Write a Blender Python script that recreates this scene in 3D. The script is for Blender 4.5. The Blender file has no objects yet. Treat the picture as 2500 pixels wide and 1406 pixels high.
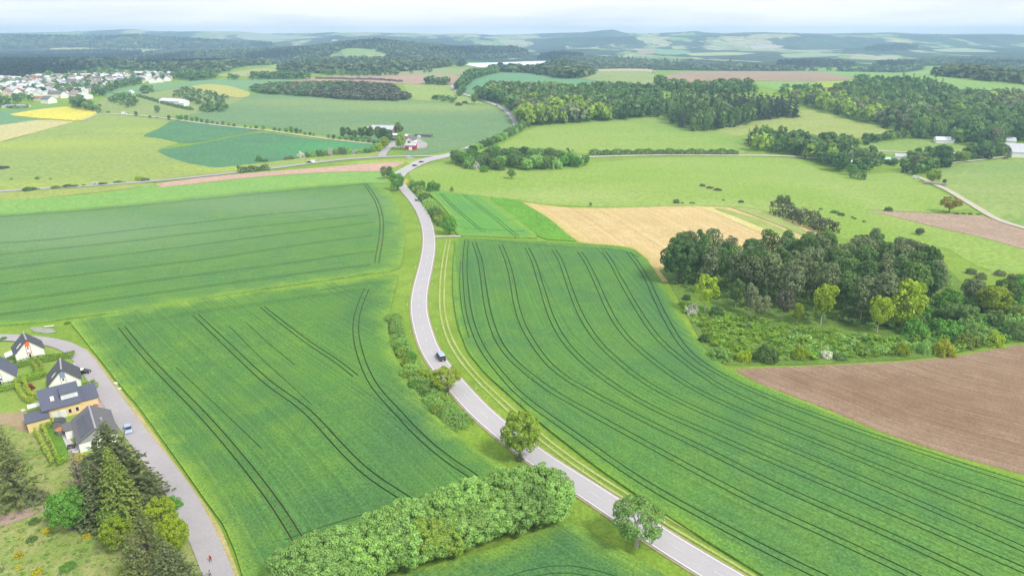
import bpy, math, random
import numpy as np
from mathutils import Vector, Matrix
from mathutils.geometry import delaunay_2d_cdt

S = bpy.context.scene
COL = S.collection
rnd = random.Random(7)
NR = np.random.default_rng(7)

# ---------------------------------------------------------------- camera, sky, sun, exposure
F, CX, CY, HOR, CAM_H = 1667.0, 1250.0, 703.0, 86.0, 100.0     # photo pixels (2500 wide), metres
PITCH = math.atan((CY - HOR) / F)
cd = bpy.data.cameras.new('camera'); cam = bpy.data.objects.new('camera', cd); COL.objects.link(cam)
cd.sensor_fit = 'HORIZONTAL'; cd.sensor_width = 36; cd.lens = 36 * F / 2500
cd.clip_start = 1; cd.clip_end = 60000
cam.location = (0, 0, CAM_H); cam.rotation_euler = (math.pi / 2 - PITCH, 0, 0)
S.camera = cam

SUN_EL, SUN_AZ = math.radians(50), math.radians(128)   # azimuth clockwise from +Y (view direction)
world = bpy.data.worlds.new('World'); S.world = world; world.use_nodes = True
wn = world.node_tree; wn.nodes.clear()
def wnode(t, **k):
    n = wn.nodes.new(t)
    for a, v in k.items(): setattr(n, a, v)
    return n
sky = wnode('ShaderNodeTexSky', sky_type='NISHITA', sun_disc=False)
sky.sun_elevation = SUN_EL; sky.sun_rotation = SUN_AZ; sky.dust_density = 3
bg1 = wnode('ShaderNodeBackground'); bg1.inputs[1].default_value = 0.12
wn.links.new(sky.outputs[0], bg1.inputs[0])
tc = wnode('ShaderNodeTexCoord'); mp = wnode('ShaderNodeMapping'); mp.inputs['Scale'].default_value = (1.6, 1.6, 14)
nz = wnode('ShaderNodeTexNoise'); nz.inputs['Scale'].default_value = 2.4; nz.inputs['Detail'].default_value = 7; nz.inputs['Roughness'].default_value = .55
cr = wnode('ShaderNodeValToRGB')
cr.color_ramp.elements[0].position = .36; cr.color_ramp.elements[0].color = (.78, .81, .87, 1)
cr.color_ramp.elements[1].position = .58; cr.color_ramp.elements[1].color = (.98, .98, .99, 1)
bg2 = wnode('ShaderNodeBackground'); bg2.inputs[1].default_value = 0.9
wn.links.new(tc.outputs['Generated'], mp.inputs[0]); wn.links.new(mp.outputs[0], nz.inputs[0])
wn.links.new(nz.outputs[0], cr.inputs[0]); wn.links.new(cr.outputs[0], bg2.inputs[0])
mx = wnode('ShaderNodeMixShader'); mx.inputs[0].default_value = .9          # nine tenths cloud cover
wn.links.new(bg1.outputs[0], mx.inputs[1]); wn.links.new(bg2.outputs[0], mx.inputs[2])
wo = wnode('ShaderNodeOutputWorld'); wn.links.new(mx.outputs[0], wo.inputs[0])

sl = bpy.data.lights.new('sun', 'SUN'); sl.energy = 2.5; sl.angle = math.radians(13); sl.color = (1, .96, .88)
sun = bpy.data.objects.new('sun', sl); COL.objects.link(sun)
sd = Vector((math.sin(SUN_AZ) * math.cos(SUN_EL), math.cos(SUN_AZ) * math.cos(SUN_EL), math.sin(SUN_EL)))
sun.rotation_euler = sd.to_track_quat('Z', 'Y').to_euler()
S.view_settings.view_transform = 'Standard'; S.view_settings.look = 'None'
S.view_settings.gamma = 1; S.view_settings.use_curve_mapping = False; S.view_settings.exposure = 0.5
S.render.engine = 'CYCLES'
S.cycles.max_bounces = 5; S.cycles.diffuse_bounces = 3; S.cycles.volume_bounces = 4; S.cycles.transmission_bounces = 3
S.cycles.use_denoising = True

# ---------------------------------------------------------------- terrain
ST, CT = math.sin(PITCH), math.cos(PITCH)
def sstep(a, b, x):
    t = np.clip((x - a) / (b - a), 0, 1); return t * t * (3 - 2 * t)
def zpix(py, y):                       # height that shows at photo row py when it stands y metres out
    w = (CY - py) / F
    return CAM_H - y * (ST - w * CT) / (CT + w * ST)
RIDGES = [
 (2900, 520, [(-300,145),(0,147),(300,147),(450,135),(600,131),(700,125),(780,117),(840,110),(880,106),(920,103),(970,108),(1040,116),(1130,123),(1260,126),(1320,135),(1450,145),(1600,149),(1750,151),(1900,159),(2050,157),(2200,159),(2350,155),(2500,157),(2800,157)]),
 (4400, 700, [(-300,92),(0,95),(100,96),(200,98),(270,97),(330,95),(380,98),(430,102),(520,107),(620,112),(720,117),(820,116),(950,116),(1100,116),(1300,121),(1450,120),(1600,120),(1750,127),(1900,125),(2050,122),(2130,114),(2190,111),(2240,116),(2350,119),(2500,116),(2800,115)]),
 (5500, 700, [(-300,95),(300,95),(600,97),(740,99),(800,88),(830,86),(870,94),(1000,96),(1150,92),(1250,98),(1320,94),(1420,91),(1560,89),(1640,88),(1720,86),(1800,85),(1920,84),(1940,81),(1960,85),(2040,87),(2130,88),(2190,85),(2230,87),(2330,86),(2400,87),(2500,86),(2800,86)]),
 (7000, 850, [(-300,80),(0,82),(120,79),(178,78),(188,75),(200,77),(310,72),(345,73),(380,77),(470,77),(580,77),(650,83),(700,82),(780,81),(815,79),(830,81),(900,79),(960,81),(1010,81),(1060,84),(1150,82),(1200,86),(1280,84),(1360,81),(1420,80),(1480,74),(1492,72),(1506,75),(1525,81),(1590,82),(1640,80),(1680,78),(1695,76),(1720,80),(1770,82),(1820,80),(1860,79),(1900,80),(2020,83),(2110,81),(2180,80),(2240,83),(2330,84),(2400,83),(2500,84),(2800,84)]),
]
RID = []
for D, sg, pr in RIDGES:
    px = np.array([p[0] for p in pr], float); py = np.array([p[1] for p in pr], float)
    RID.append((D, sg, (px - CX) / F * CT, zpix(py, D)))
def terrain(x, y):
    x = np.asarray(x, float); y = np.asarray(y, float)
    z = 1.8 * np.sin(x / 130 + 1) * np.cos(y / 170) + 1.2 * np.sin(y / 95 + x / 240)
    z = z * sstep(-50, 150, y) * (1 - sstep(900, 1500, y))
    z = z + 24 * sstep(650, 1400, y)
    z = z - 12 * np.exp(-((x - 330) / 190) ** 2 - ((y - 610) / 130) ** 2)
    s = x / np.maximum(y, 60)
    m = sstep(.07, .14, s)
    z = z + m * 10 * np.exp(-((y - 1230) / 220) ** 2)
    z = z - m * 30 * sstep(1380, 1750, y)
    far = sstep(1900, 2400, y)
    z = z + far * (-22 + 24 * m + 6 * np.sin(x / 310) * np.sin(y / 420))
    acc = np.exp(z / 5.0)
    for D, sg, ss, hh in RID:
        h = np.interp(s, ss, hh)
        g = np.exp(-((y - D) / sg) ** 2)
        acc = acc + np.exp((-14 + (h + 14) * g) / 5.0) * sstep(1500, 2000, y)
    return 5.0 * np.log(acc)

def Wd(pts):
    """photo pixels -> points where those sight lines first meet the terrain"""
    P = np.asarray(pts, float).reshape(-1, 2)
    u = (P[:, 0] - CX) / F; w = (CY - P[:, 1]) / F
    dy = CT + w * ST; dz = -ST + w * CT
    T = 70 * 1.0075 ** np.arange(680)
    out = np.zeros((len(P), 2))
    for a in range(0, len(P), 400):
        b = slice(a, a + 400)
        X = u[b, None] * T; Y = dy[b, None] * T
        G = CAM_H + dz[b, None] * T - terrain(X, Y)
        i = np.argmax(G < 0, axis=1); i = np.where((G < 0).any(1), np.maximum(i, 1), len(T) - 1)
        r = np.arange(len(i)); g0, g1 = G[r, i - 1], G[r, i]
        f = np.clip(g0 / np.where(abs(g0 - g1) < 1e-9, 1e-9, g0 - g1), 0, 1)
        t = T[i - 1] + f * (T[i] - T[i - 1])
        out[b, 0] = u[b] * t; out[b, 1] = dy[b] * t
    return out
def W1(px, py):
    x, y = Wd([(px, py)])[0]; return float(x), float(y), float(terrain(x, y))
def proj(x, y, z):
    h = CAM_H - z; d = y * CT + h * ST
    return CX + F * x / d, CY - F * (-h * CT + y * ST) / d
def depth(x, y, z): return y * CT + (CAM_H - z) * ST

# ---------------------------------------------------------------- object helpers
def put(name, mesh, mats=(), parent=None, loc=None, rz=None):
    o = bpy.data.objects.new(name, mesh); COL.objects.link(o)
    if mesh is not None:
        for m in mats: mesh.materials.append(m)
    if parent is not None: o.parent = parent
    if loc is not None: o.location = loc
    if rz is not None: o.rotation_euler = (0, 0, rz)
    return o
def tag(o, label=None, cat=None, group=None, kind=None):
    for k, v in (('label', label), ('category', cat), ('group', group), ('kind', kind)):
        if v: o[k] = v
    return o
def empty(name, loc, rz=0, label=None, cat=None, group=None):
    o = bpy.data.objects.new(name, None); COL.objects.link(o); o.location = loc; o.rotation_euler = (0, 0, rz)
    o.empty_display_size = .2
    return tag(o, label, cat, group)
def pym(name, v, f):
    m = bpy.data.meshes.new(name); m.from_pydata([tuple(map(float, p)) for p in v], [], [tuple(map(int, q)) for q in f]); m.update(); return m
def npm(name, V, Q, mi=None, smooth=False):
    """numpy verts and quads (or tris) -> mesh, quickly"""
    m = bpy.data.meshes.new(name); n, k = Q.shape
    m.vertices.add(len(V)); m.vertices.foreach_set('co', np.ascontiguousarray(V, np.float32).ravel())
    m.loops.add(n * k); m.loops.foreach_set('vertex_index', np.ascontiguousarray(Q, np.int32).ravel())
    m.polygons.add(n); m.polygons.foreach_set('loop_start', np.arange(0, n * k, k, dtype=np.int32))
    if mi is not None: m.polygons.foreach_set('material_index', np.ascontiguousarray(mi, np.int32))
    m.update(calc_edges=True)
    if smooth: m.polygons.foreach_set('use_smooth', np.ones(n, bool))
    return m
class MB:
    """collects boxes, prisms and tubes into one mesh"""
    def __init__(s): s.v = []; s.f = []
    def box(s, x0, x1, y0, y1, z0, z1):
        b = len(s.v); s.v += [(x, y, z) for z in (z0, z1) for x, y in ((x0, y0), (x1, y0), (x1, y1), (x0, y1))]
        s.f += [[b + i for i in q] for q in ((3, 2, 1, 0), (4, 5, 6, 7), (0, 1, 5, 4), (1, 2, 6, 5), (2, 3, 7, 6), (3, 0, 4, 7))]; return s
    def prism(s, prof, y0, y1):          # profile (x,z), counter-clockwise seen from -y, extruded along y
        b = len(s.v); n = len(prof)
        s.v += [(x, y0, z) for x, z in prof] + [(x, y1, z) for x, z in prof]
        s.f += [[b + i for i in range(n)], [b + n + i for i in reversed(range(n))]]
        s.f += [[b + (i + 1) % n, b + i, b + n + i, b + n + (i + 1) % n] for i in range(n)]; return s
    def xprism(s, prof, x0, x1):         # profile (y,z), extruded along x
        b = len(s.v); n = len(prof)
        s.v += [(x0, y, z) for y, z in prof] + [(x1, y, z) for y, z in prof]
        s.f += [[b + i for i in reversed(range(n))], [b + n + i for i in range(n)]]
        s.f += [[b + i, b + (i + 1) % n, b + n + (i + 1) % n, b + n + i] for i in range(n)]; return s
    def tube(s, p0, p1, r0, r1, n=6, caps=True):
        p0, p1 = Vector(p0), Vector(p1); d = (p1 - p0).normalized(); a = d.orthogonal().normalized(); c = d.cross(a); b = len(s.v)
        for p, r in ((p0, r0), (p1, r1)):
            for i in range(n):
                t = 2 * math.pi * i / n; s.v.append(tuple(p + a * math.cos(t) * r + c * math.sin(t) * r))
        s.f += [[b + i, b + (i + 1) % n, b + n + (i + 1) % n, b + n + i] for i in range(n)]
        if caps: s.f += [[b + i for i in reversed(range(n))], [b + n + i for i in range(n)]]
        return s
    def mesh(s, name, smooth=False):
        m = pym(name, s.v, s.f)
        if smooth:
            for p in m.polygons: p.use_smooth = True
        return m

# ---------------------------------------------------------------- materials
def newmat(name):
    m = bpy.data.materials.new(name); m.use_nodes = True; nt = m.node_tree; nt.nodes.clear(); return m, nt
class G:
    """tiny node-graph writer"""
    def __init__(s, nt): s.nt = nt
    def n(s, t, ins=None, **k):
        nd = s.nt.nodes.new(t)
        for a, v in k.items(): setattr(nd, a, v)
        for a, v in (ins or {}).items():
            i = nd.inputs[a]
            if isinstance(v, bpy.types.NodeSocket): s.nt.links.new(v, i)
            else: i.default_value = v
        return nd
    def math(s, op, a, b=0.0, c=0.0): return s.n('ShaderNodeMath', {0: a, 1: b, 2: c}, operation=op).outputs[0]
    def mix(s, f, a, b, bt='MIX'):
        nd = s.n('ShaderNodeMix', data_type='RGBA', blend_type=bt)
        for i, v in ((0, f), (6, a), (7, b)):
            if isinstance(v, bpy.types.NodeSocket): s.nt.links.new(v, nd.inputs[i])
            else: nd.inputs[i].default_value = v if i == 0 else c4(v)
        return nd.outputs[2]
    def noise(s, vec, scale, detail=4, rough=.55, dist=0.0):
        return s.n('ShaderNodeTexNoise', {'Vector': vec, 'Scale': scale, 'Detail': detail, 'Roughness': rough, 'Distortion': dist}).outputs[0]
    def mapr(s, v, a, b, c=0.0, d=1.0): return s.n('ShaderNodeMapRange', {0: v, 1: a, 2: b, 3: c, 4: d}).outputs[0]
    def attr(s, name): return s.n('ShaderNodeAttribute', attribute_name=name).outputs['Fac']
    def pos(s): return s.n('ShaderNodeNewGeometry').outputs['Position']
    def map(s, vec, sc=(1, 1, 1), rot=(0, 0, 0)): return s.n('ShaderNodeMapping', {'Vector': vec, 'Scale': sc, 'Rotation': rot}).outputs[0]
    def out(s, sh): s.nt.links.new(sh, s.n('ShaderNodeOutputMaterial').inputs[0])
def c4(c): return (c[0], c[1], c[2], 1.0)

def plain(name, c, rough=.7, var=.12, scale=1.5, metal=0.0, spec=.3):
    m, nt = newmat(name); g = G(nt); p = g.n('ShaderNodeTexCoord').outputs['Object']
    f = g.noise(p, scale, 5)
    lo = [x * (1 - var) for x in c]; hi = [min(1, x * (1 + var)) for x in c]
    col = g.mix(g.mapr(f, .3, .7), lo, hi)
    b = g.n('ShaderNodeBsdfPrincipled', {'Base Color': col, 'Roughness': rough, 'Metallic': metal, 'Specular IOR Level': spec}); g.out(b.outputs[0]); return m

def ground_mat(name, cols, big=90, mid=14, fine=.9, rot=0.0, stretch=1.0, speck=None, bump=.4, ang=None, edge=None, patch=None, stripe=None, grain=.28):
    """cols: three base colours mixed by patches of `big` and `mid` metres with grain of `fine` metres"""
    m, nt = newmat(name); g = G(nt); p = g.pos()
    pm = g.map(p, (1, stretch, 1), (0, 0, rot))
    a = g.noise(pm, 1 / big, 4, .6); b = g.noise(pm, 1 / mid, 5, .6); c = g.noise(p, 1 / fine, 3, .7)
    col = g.mix(g.mapr(a, .38, .62), cols[0], cols[1])
    col = g.mix(g.mapr(b, .45, .72, 0, .75), col, cols[2])
    if patch: col = g.mix(g.attr('patch'), col, patch)
    if edge: col = g.mix(g.math('MULTIPLY', g.attr('edge'), g.mapr(b, .3, .6, .25, .9)), col, edge)
    if stripe:
        per, amt = stripe
        r = g.attr('row'); w1 = g.noise(g.map(p, (.05, .05, 0)), 1, 3)
        v = g.n('ShaderNodeCombineXYZ', {0: g.math('MULTIPLY', r, 1 / per), 1: 0.0, 2: 0.0}).outputs[0]
        st = g.noise(v, 2.2, 5, .85)
        st2 = g.math('MULTIPLY', g.mapr(st, .35, .65, -amt, amt), g.mapr(w1, .3, .7, .3, 1.0))
        col = g.mix(1.0, col, g.n('ShaderNodeCombineXYZ', {0: g.math('ADD', 1.0, st2), 1: g.math('ADD', 1.0, st2), 2: g.math('ADD', 1.0, st2)}).outputs[0], 'MULTIPLY')
    k = g.mapr(c, .28, .72, 1 - grain, 1 + grain)
    col = g.mix(1.0, col, g.n('ShaderNodeCombineXYZ', {0: k, 1: k, 2: k}).outputs[0], 'MULTIPLY')
    if speck:
        sc_, thr, cc = speck
        s2 = g.noise(p, 1 / sc_, 3, .6); col = g.mix(g.mapr(s2, thr, thr + .08), col, cc)
    ins = {'Base Color': col, 'Roughness': .95, 'Specular IOR Level': .1}
    if bump:
        bn = g.n('ShaderNodeBump', {'Height': g.math('ADD', c, g.math('MULTIPLY', b, 2.0)), 'Strength': bump, 'Distance': fine * .5})
        ins['Normal'] = bn.outputs[0]
    g.out(g.n('ShaderNodeBsdfPrincipled', ins).outputs[0]); return m

def leaf(name, c, var=.35, trans=.35, hue=(1.1, 1.05, .9)):
    """foliage: colour differs leaf clump by leaf clump and tree by tree"""
    m, nt = newmat(name); g = G(nt)
    isl = g.n('ShaderNodeNewGeometry').outputs['Random Per Island']
    ob = g.n('ShaderNodeObjectInfo').outputs['Random']
    tv = g.attr('tv')
    k = g.math('FRACT', g.math('ADD', ob, tv))
    warm = [min(1, x * h) for x, h in zip(c, hue)]
    col = g.mix(g.mapr(k, 0, 1, 0, .8), c, warm)
    v = g.math('MULTIPLY', g.mapr(isl, 0, 1, 1 - var, 1 + var), g.mapr(g.math('FRACT', g.math('MULTIPLY', k, 7.3)), 0, 1, .78, 1.2))
    col = g.mix(1.0, col, g.n('ShaderNodeCombineXYZ', {0: v, 1: v, 2: v}).outputs[0], 'MULTIPLY')
    d = g.n('ShaderNodeBsdfDiffuse', {'Color': col}); t = g.n('ShaderNodeBsdfTranslucent', {'Color': g.mix(1.0, col, (1.1, 1.15, .6), 'MULTIPLY')})
    g.out(g.n('ShaderNodeMixShader', {0: trans, 1: d.outputs[0], 2: t.outputs[0]}).outputs[0]); return m
# ---------------------------------------------------------------- polygon helpers
def crom(pts, step=6.0):
    """Catmull-Rom through photo points, resampled"""
    P = np.asarray(pts, float)
    if len(P) < 3:
        n = max(2, int(np.hypot(*(P[-1] - P[0])) / step) + 1)
        return P[0] + (P[-1] - P[0]) * np.linspace(0, 1, n)[:, None]
    Q = np.vstack([2 * P[0] - P[1], P, 2 * P[-1] - P[-2]]); out = []
    for i in range(1, len(Q) - 2):
        p0, p1, p2, p3 = Q[i - 1:i + 3]; n = max(2, int(np.hypot(*(p2 - p1)) / step) + 1)
        t = np.linspace(0, 1, n, endpoint=False)[:, None]
        out.append(.5 * (2 * p1 + (p2 - p0) * t + (2 * p0 - 5 * p1 + 4 * p2 - p3) * t * t + (3 * p1 - p0 - 3 * p2 + p3) * t ** 3))
    out.append(P[-1:]); return np.vstack(out)
def ring(pts, step=8.0):
    P = np.asarray(pts, float); N = np.roll(P, -1, 0)
    C = np.empty((2 * len(P), 2)); C[0::2] = P * .86 + N * .14; C[1::2] = P * .14 + N * .86
    out = []
    for a, b in zip(C, np.roll(C, -1, 0)):
        n = max(1, int(np.hypot(*(b - a)) / step)); out.append(a + (b - a) * (np.arange(n) / n)[:, None])
    return np.vstack(out)
def inside(poly, P):
    P = np.asarray(P, float); x, y = P[:, 0], P[:, 1]; r = np.zeros(len(P), bool)
    q = np.asarray(poly, float); j = len(q) - 1
    for i in range(len(q)):
        xi, yi = q[i]; xj, yj = q[j]
        c = (yi > y) != (yj > y)
        if yi != yj: r ^= c & (x < (xj - xi) * (y - yi) / (yj - yi) + xi)
        j = i
    return r
def segdist(P, A, closed=False):
    A = np.asarray(A, float); B = np.roll(A, -1, 0) if closed else A[1:]; A = A if closed else A[:-1]
    d = np.full(len(P), 1e9)
    for i in range(0, len(A), 64):
        a = A[i:i + 64][None]; ab = B[i:i + 64][None] - a
        t = np.clip(((P[:, None] - a) * ab).sum(2) / np.maximum((ab ** 2).sum(2), 1e-9), 0, 1)
        d = np.minimum(d, np.hypot(*np.moveaxis(P[:, None] - (a + ab * t[..., None]), 2, 0)).min(1))
    return d
def ccw(P):
    x, y = P.T; return P if (x * np.roll(y, -1) - y * np.roll(x, -1)).sum() > 0 else P[::-1]
def dedupe(P, e=.05):
    k = [0]
    for i in range(1, len(P)):
        if np.hypot(*(P[i] - P[k[-1]])) > e: k.append(i)
    return P[k]
def walk(P, step):
    """resample a world polyline evenly"""
    P = dedupe(np.asarray(P, float)); L = np.r_[0, np.cumsum(np.hypot(*np.diff(P, axis=0).T))]
    t = np.linspace(0, L[-1], max(2, int(L[-1] / step) + 1))
    return np.c_[np.interp(t, L, P[:, 0]), np.interp(t, L, P[:, 1])], t
def normals(P):
    T = np.gradient(P, axis=0); T /= np.maximum(np.hypot(*T.T), 1e-9)[:, None]
    return np.c_[-T[:, 1], T[:, 0]]
def smooth(P, k=2):
    P = P.copy()
    for _ in range(k): P[1:-1] = .25 * P[:-2] + .5 * P[1:-1] + .25 * P[2:]
    return P
def off(layer, x, y): return layer * (.03 + .0002 * np.hypot(x, y))

# ---------------------------------------------------------------- ground sheet out to the skyline
def fan(y_rows, ncol, name, mat, kind_label):
    R = np.asarray(y_rows); hw = .98 * np.maximum(R, 0) + 260
    t = np.linspace(-1, 1, ncol)
    X = hw[:, None] * t[None]; Y = np.repeat(R[:, None], ncol, 1); Z = terrain(X, Y)
    V = np.stack([X, Y, Z], 2).reshape(-1, 3)
    i = np.arange(len(R) - 1)[:, None] * ncol + np.arange(ncol - 1)[None]
    Q = np.stack([i, i + 1, i + ncol + 1, i + ncol], 2).reshape(-1, 4)
    o = put(name, npm(name, V, Q, smooth=True), [mat]); tag(o, kind_label, kind='structure'); return o
LIME = (.20, .33, .03); MEAD = (.235, .335, .075); OLIVE = (.21, .27, .085); STRAW = (.44, .37, .17)
m_ground = ground_mat('verge_grass', [(.165, .275, .03), (.21, .31, .045), (.13, .22, .03)], 70, 9, .8, speck=(1.3, .7, (.30, .36, .10)))
rows = list(np.arange(-160, 160, 12.)); y = 160.
while y < 2450: rows.append(y); y *= 1.035
rows.append(2450.)
fan(rows, 150, 'ground', m_ground, 'green grassy ground of verges, banks and margins between the fields')
m_hills, nt = newmat('wooded_hills'); g = G(nt); p = g.pos(); p2 = g.map(p, (1, .45, 1))
a = g.noise(p2, 1 / 480, 5, .6); b = g.noise(p2, 1 / 200, 4, .6); d = g.noise(p, 1 / 55, 4, .7)
wood = g.mix(g.mapr(b, .4, .6), (.03, .048, .03), (.06, .09, .04))
vor = g.n('ShaderNodeTexVoronoi', {'Vector': p2, 'Scale': 1 / 190.}).outputs['Color']
hv = g.n('ShaderNodeSeparateColor', {0: vor}).outputs[0]
fld = g.mix(g.mapr(hv, .3, .7), (.20, .29, .10), (.36, .36, .19))
col = g.mix(g.mapr(a, .53, .55), wood, fld)
kk = g.mapr(d, .3, .7, .6, 1.4)
col = g.mix(1.0, col, g.n('ShaderNodeCombineXYZ', {0: kk, 1: kk, 2: kk}).outputs[0], 'MULTIPLY')
bn = g.n('ShaderNodeBump', {'Height': d, 'Strength': .8, 'Distance': 25.})
g.out(g.n('ShaderNodeBsdfDiffuse', {'Color': col, 'Normal': bn.outputs[0]}).outputs[0])
rows = [2450.]; y = 2450.
while y < 7700: y *= 1.014; rows.append(y)
fan(rows, 420, 'hills', m_hills, 'far rolling hills with woods and pale fields below the skyline')

# ---------------------------------------------------------------- fields
FIELDPOLY = {}
def field(name, label, poly, mats, layer=1, crop=0.0, tracks=(), edge_w=0.0, patch=(), row=None, ratio=.035, parent=None):
    """poly in photo pixels; laid on the terrain as a sheet (or as a crop `crop` metres tall with wheel tracks cut into it)"""
    B = ccw(dedupe(Wd(ring(poly)), .15))
    rows = []; y = max(B[:, 1].min(), 40)
    ymax = B[:, 1].max(); pts = []
    while y < ymax:
        st = max(4.0, y * ratio); xs = np.arange(B[:, 0].min() - st, B[:, 0].max() + st, st) + NR.uniform(0, st)
        pts.append(np.c_[xs, np.full(len(xs), y) + NR.uniform(-.25, .25, len(xs)) * st]); y += st
    I = np.vstack(pts) if pts else np.zeros((0, 2))
    if len(I): I = I[inside(B, I)]
    if len(I): I = I[segdist(I, B, True) > .8]
    loops = [np.arange(len(B))]; V = [B]; n = len(B); pairs = [-1]
    for k, (pl, gauge, w) in enumerate(tracks):
        c, _ = walk(smooth(Wd(crom(pl))), 4.0); c = smooth(c, 4); nn = normals(c)
        for sgn in ((-1, 1) if gauge else (0,)):
            a = c + nn * (sgn * gauge / 2 - w / 2); b = c + nn * (sgn * gauge / 2 + w / 2)
            q = ccw(np.vstack([a, b[::-1]])); V.append(q); loops.append(np.arange(n, n + len(q))); n += len(q); pairs.append(k)
    V.append(I); V = np.vstack(V)
    o3 = Vector((float(V[:, 0].mean()), float(V[:, 1].mean())))
    vo, ed, fa, ov, oe, of = delaunay_2d_cdt([Vector((float(a), float(b))) - o3 for a, b in V], [], [[int(i) for i in l] for l in loops], 1, 1e-4)
    P = np.array([[v.x + o3.x, v.y + o3.y] for v in vo])
    base = terrain(P[:, 0], P[:, 1]) + off(layer, P[:, 0], P[:, 1])
    top, low = [], {}
    for f, src in zip(fa, of):
        if 0 not in src: continue
        s = [pairs[i] for i in src if i > 0]
        if s and crop: low.setdefault(min(s), []).append(f)
        else: top.append(f)
    T = np.array(top)
    use, inv = np.unique(T, return_inverse=True); inv = inv.reshape(T.shape)
    Vt = np.c_[P[use], base[use] + crop]
    walls = []
    if crop:                                                      # the crop's own sides
        cnt = {}
        for t in T:
            for i in range(3):
                a, b = int(t[i]), int(t[(i + 1) % 3]); cnt[(a, b)] = 1
        for (a, b) in cnt:
            if (b, a) not in cnt: walls.append((a, b))
    mw = [tuple(map(tuple, ()))]
    vv = [tuple(v) for v in Vt]; ff = [tuple(t) for t in inv]; nf = len(ff)
    ix = {int(u): i for i, u in enumerate(use)}; lo_ = {}
    gr_ = set()
    for fs in low.values():
        for t in fs:
            for i in range(3): gr_.add((int(t[i]), int(t[(i + 1) % 3])))
    inner = [((b, a) in gr_) for a, b in walls]
    for a, b in walls:
        q = []
        for w_ in (a, b):
            if w_ not in lo_: lo_[w_] = len(vv); vv.append((P[w_][0], P[w_][1], base[w_] - .1))
        ff.append((ix[a], lo_[a], lo_[b], ix[b]))
    me = pym(name, vv, ff)
    mi = np.zeros(len(ff), np.int32); mi[nf:] = np.where(np.array(inner, bool), 1, 0) if len(mats) > 1 and len(walls) else 0
    me.polygons.foreach_set('material_index', mi)
    if not crop: me.polygons.foreach_set('use_smooth', np.ones(len(ff), bool))
    A = np.array(vv)[:, :2]
    if edge_w: at = me.attributes.new('edge', 'FLOAT', 'POINT'); at.data.foreach_set('value', np.clip(1.15 - segdist(A, B, True) / edge_w, 0, 1).astype(np.float32))
    if patch:
        v = np.zeros(len(A))
        for px, py, rx, ry, am in patch:
            c = Wd([(px, py), (px + rx, py), (px, py - ry)]); sx = max(np.hypot(*(c[1] - c[0])), 3); sy = max(np.hypot(*(c[2] - c[0])), 3)
            v = np.maximum(v, am * np.exp(-((A[:, 0] - c[0, 0]) / sx) ** 2 - ((A[:, 1] - c[0, 1]) / sy) ** 2))
        me.attributes.new('patch', 'FLOAT', 'POINT').data.foreach_set('value', v.astype(np.float32))
    if row is not None:
        g_ = walk(smooth(Wd(crom(row))), 6)[0]
        d0, d1 = g_[0] - (g_[1] - g_[0]) * 60, g_[-1] + (g_[-1] - g_[-2]) * 60
        me.attributes.new('row', 'FLOAT', 'POINT').data.foreach_set('value', segdist(A, np.vstack([d0, g_, d1])).astype(np.float32))
    ob = put(name, me, mats, parent); tag(ob, label, kind='structure')
    for k, fs in sorted(low.items()):
        t = np.array(fs); u2, i2 = np.unique(t, return_inverse=True)
        m2 = pym('wheel_track', np.c_[P[u2], base[u2] + .03], i2.reshape(t.shape)); put('wheel_track', m2, [m_soiltrack], ob)
    FIELDPOLY[name + label[:12]] = B
    return ob
m_soiltrack = ground_mat('soil_between_crop', [(.14, .18, .06), (.16, .18, .065), (.11, .16, .05)], 30, 5, .5)
m_stalk_shade = plain('crop_stalks_shade', (.07, .155, .045), .9, .3, 2)  # groove shade is put into this colour, used on tramline sides only
def wheat(name, a, b, c, patch=None, edge=(.20, .33, .045), stripe=(3.0, .42), fine=.55):
    return ground_mat(name, [a, b, c], 45, 9, fine, bump=.6, edge=edge, patch=patch, stripe=stripe, grain=.42)
WG = ((0.097, 0.216, 0.045), (0.083, 0.193, 0.057), (0.126, 0.239, 0.045))
m_wA = wheat('wheat_upper', *WG, patch=(0.162, 0.258, 0.125))
m_wB = wheat('wheat_lower', (0.090, 0.208, 0.039), (0.071, 0.173, 0.044), (0.118, 0.232, 0.032), patch=(0.061, 0.152, 0.050))
m_wC = wheat('wheat_right', (0.089, 0.206, 0.042), (0.073, 0.179, 0.050), (0.114, 0.226, 0.039), patch=(0.064, 0.158, 0.056), edge=(0.155, 0.293, 0.035))
m_wD = wheat('wheat_corner', (0.068, 0.168, 0.050), (0.055, 0.146, 0.053), (0.090, 0.204, 0.042))
m_wE = wheat('wheat_strip', (0.109, 0.283, 0.053), (0.100, 0.256, 0.060), (0.128, 0.301, 0.050))

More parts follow.
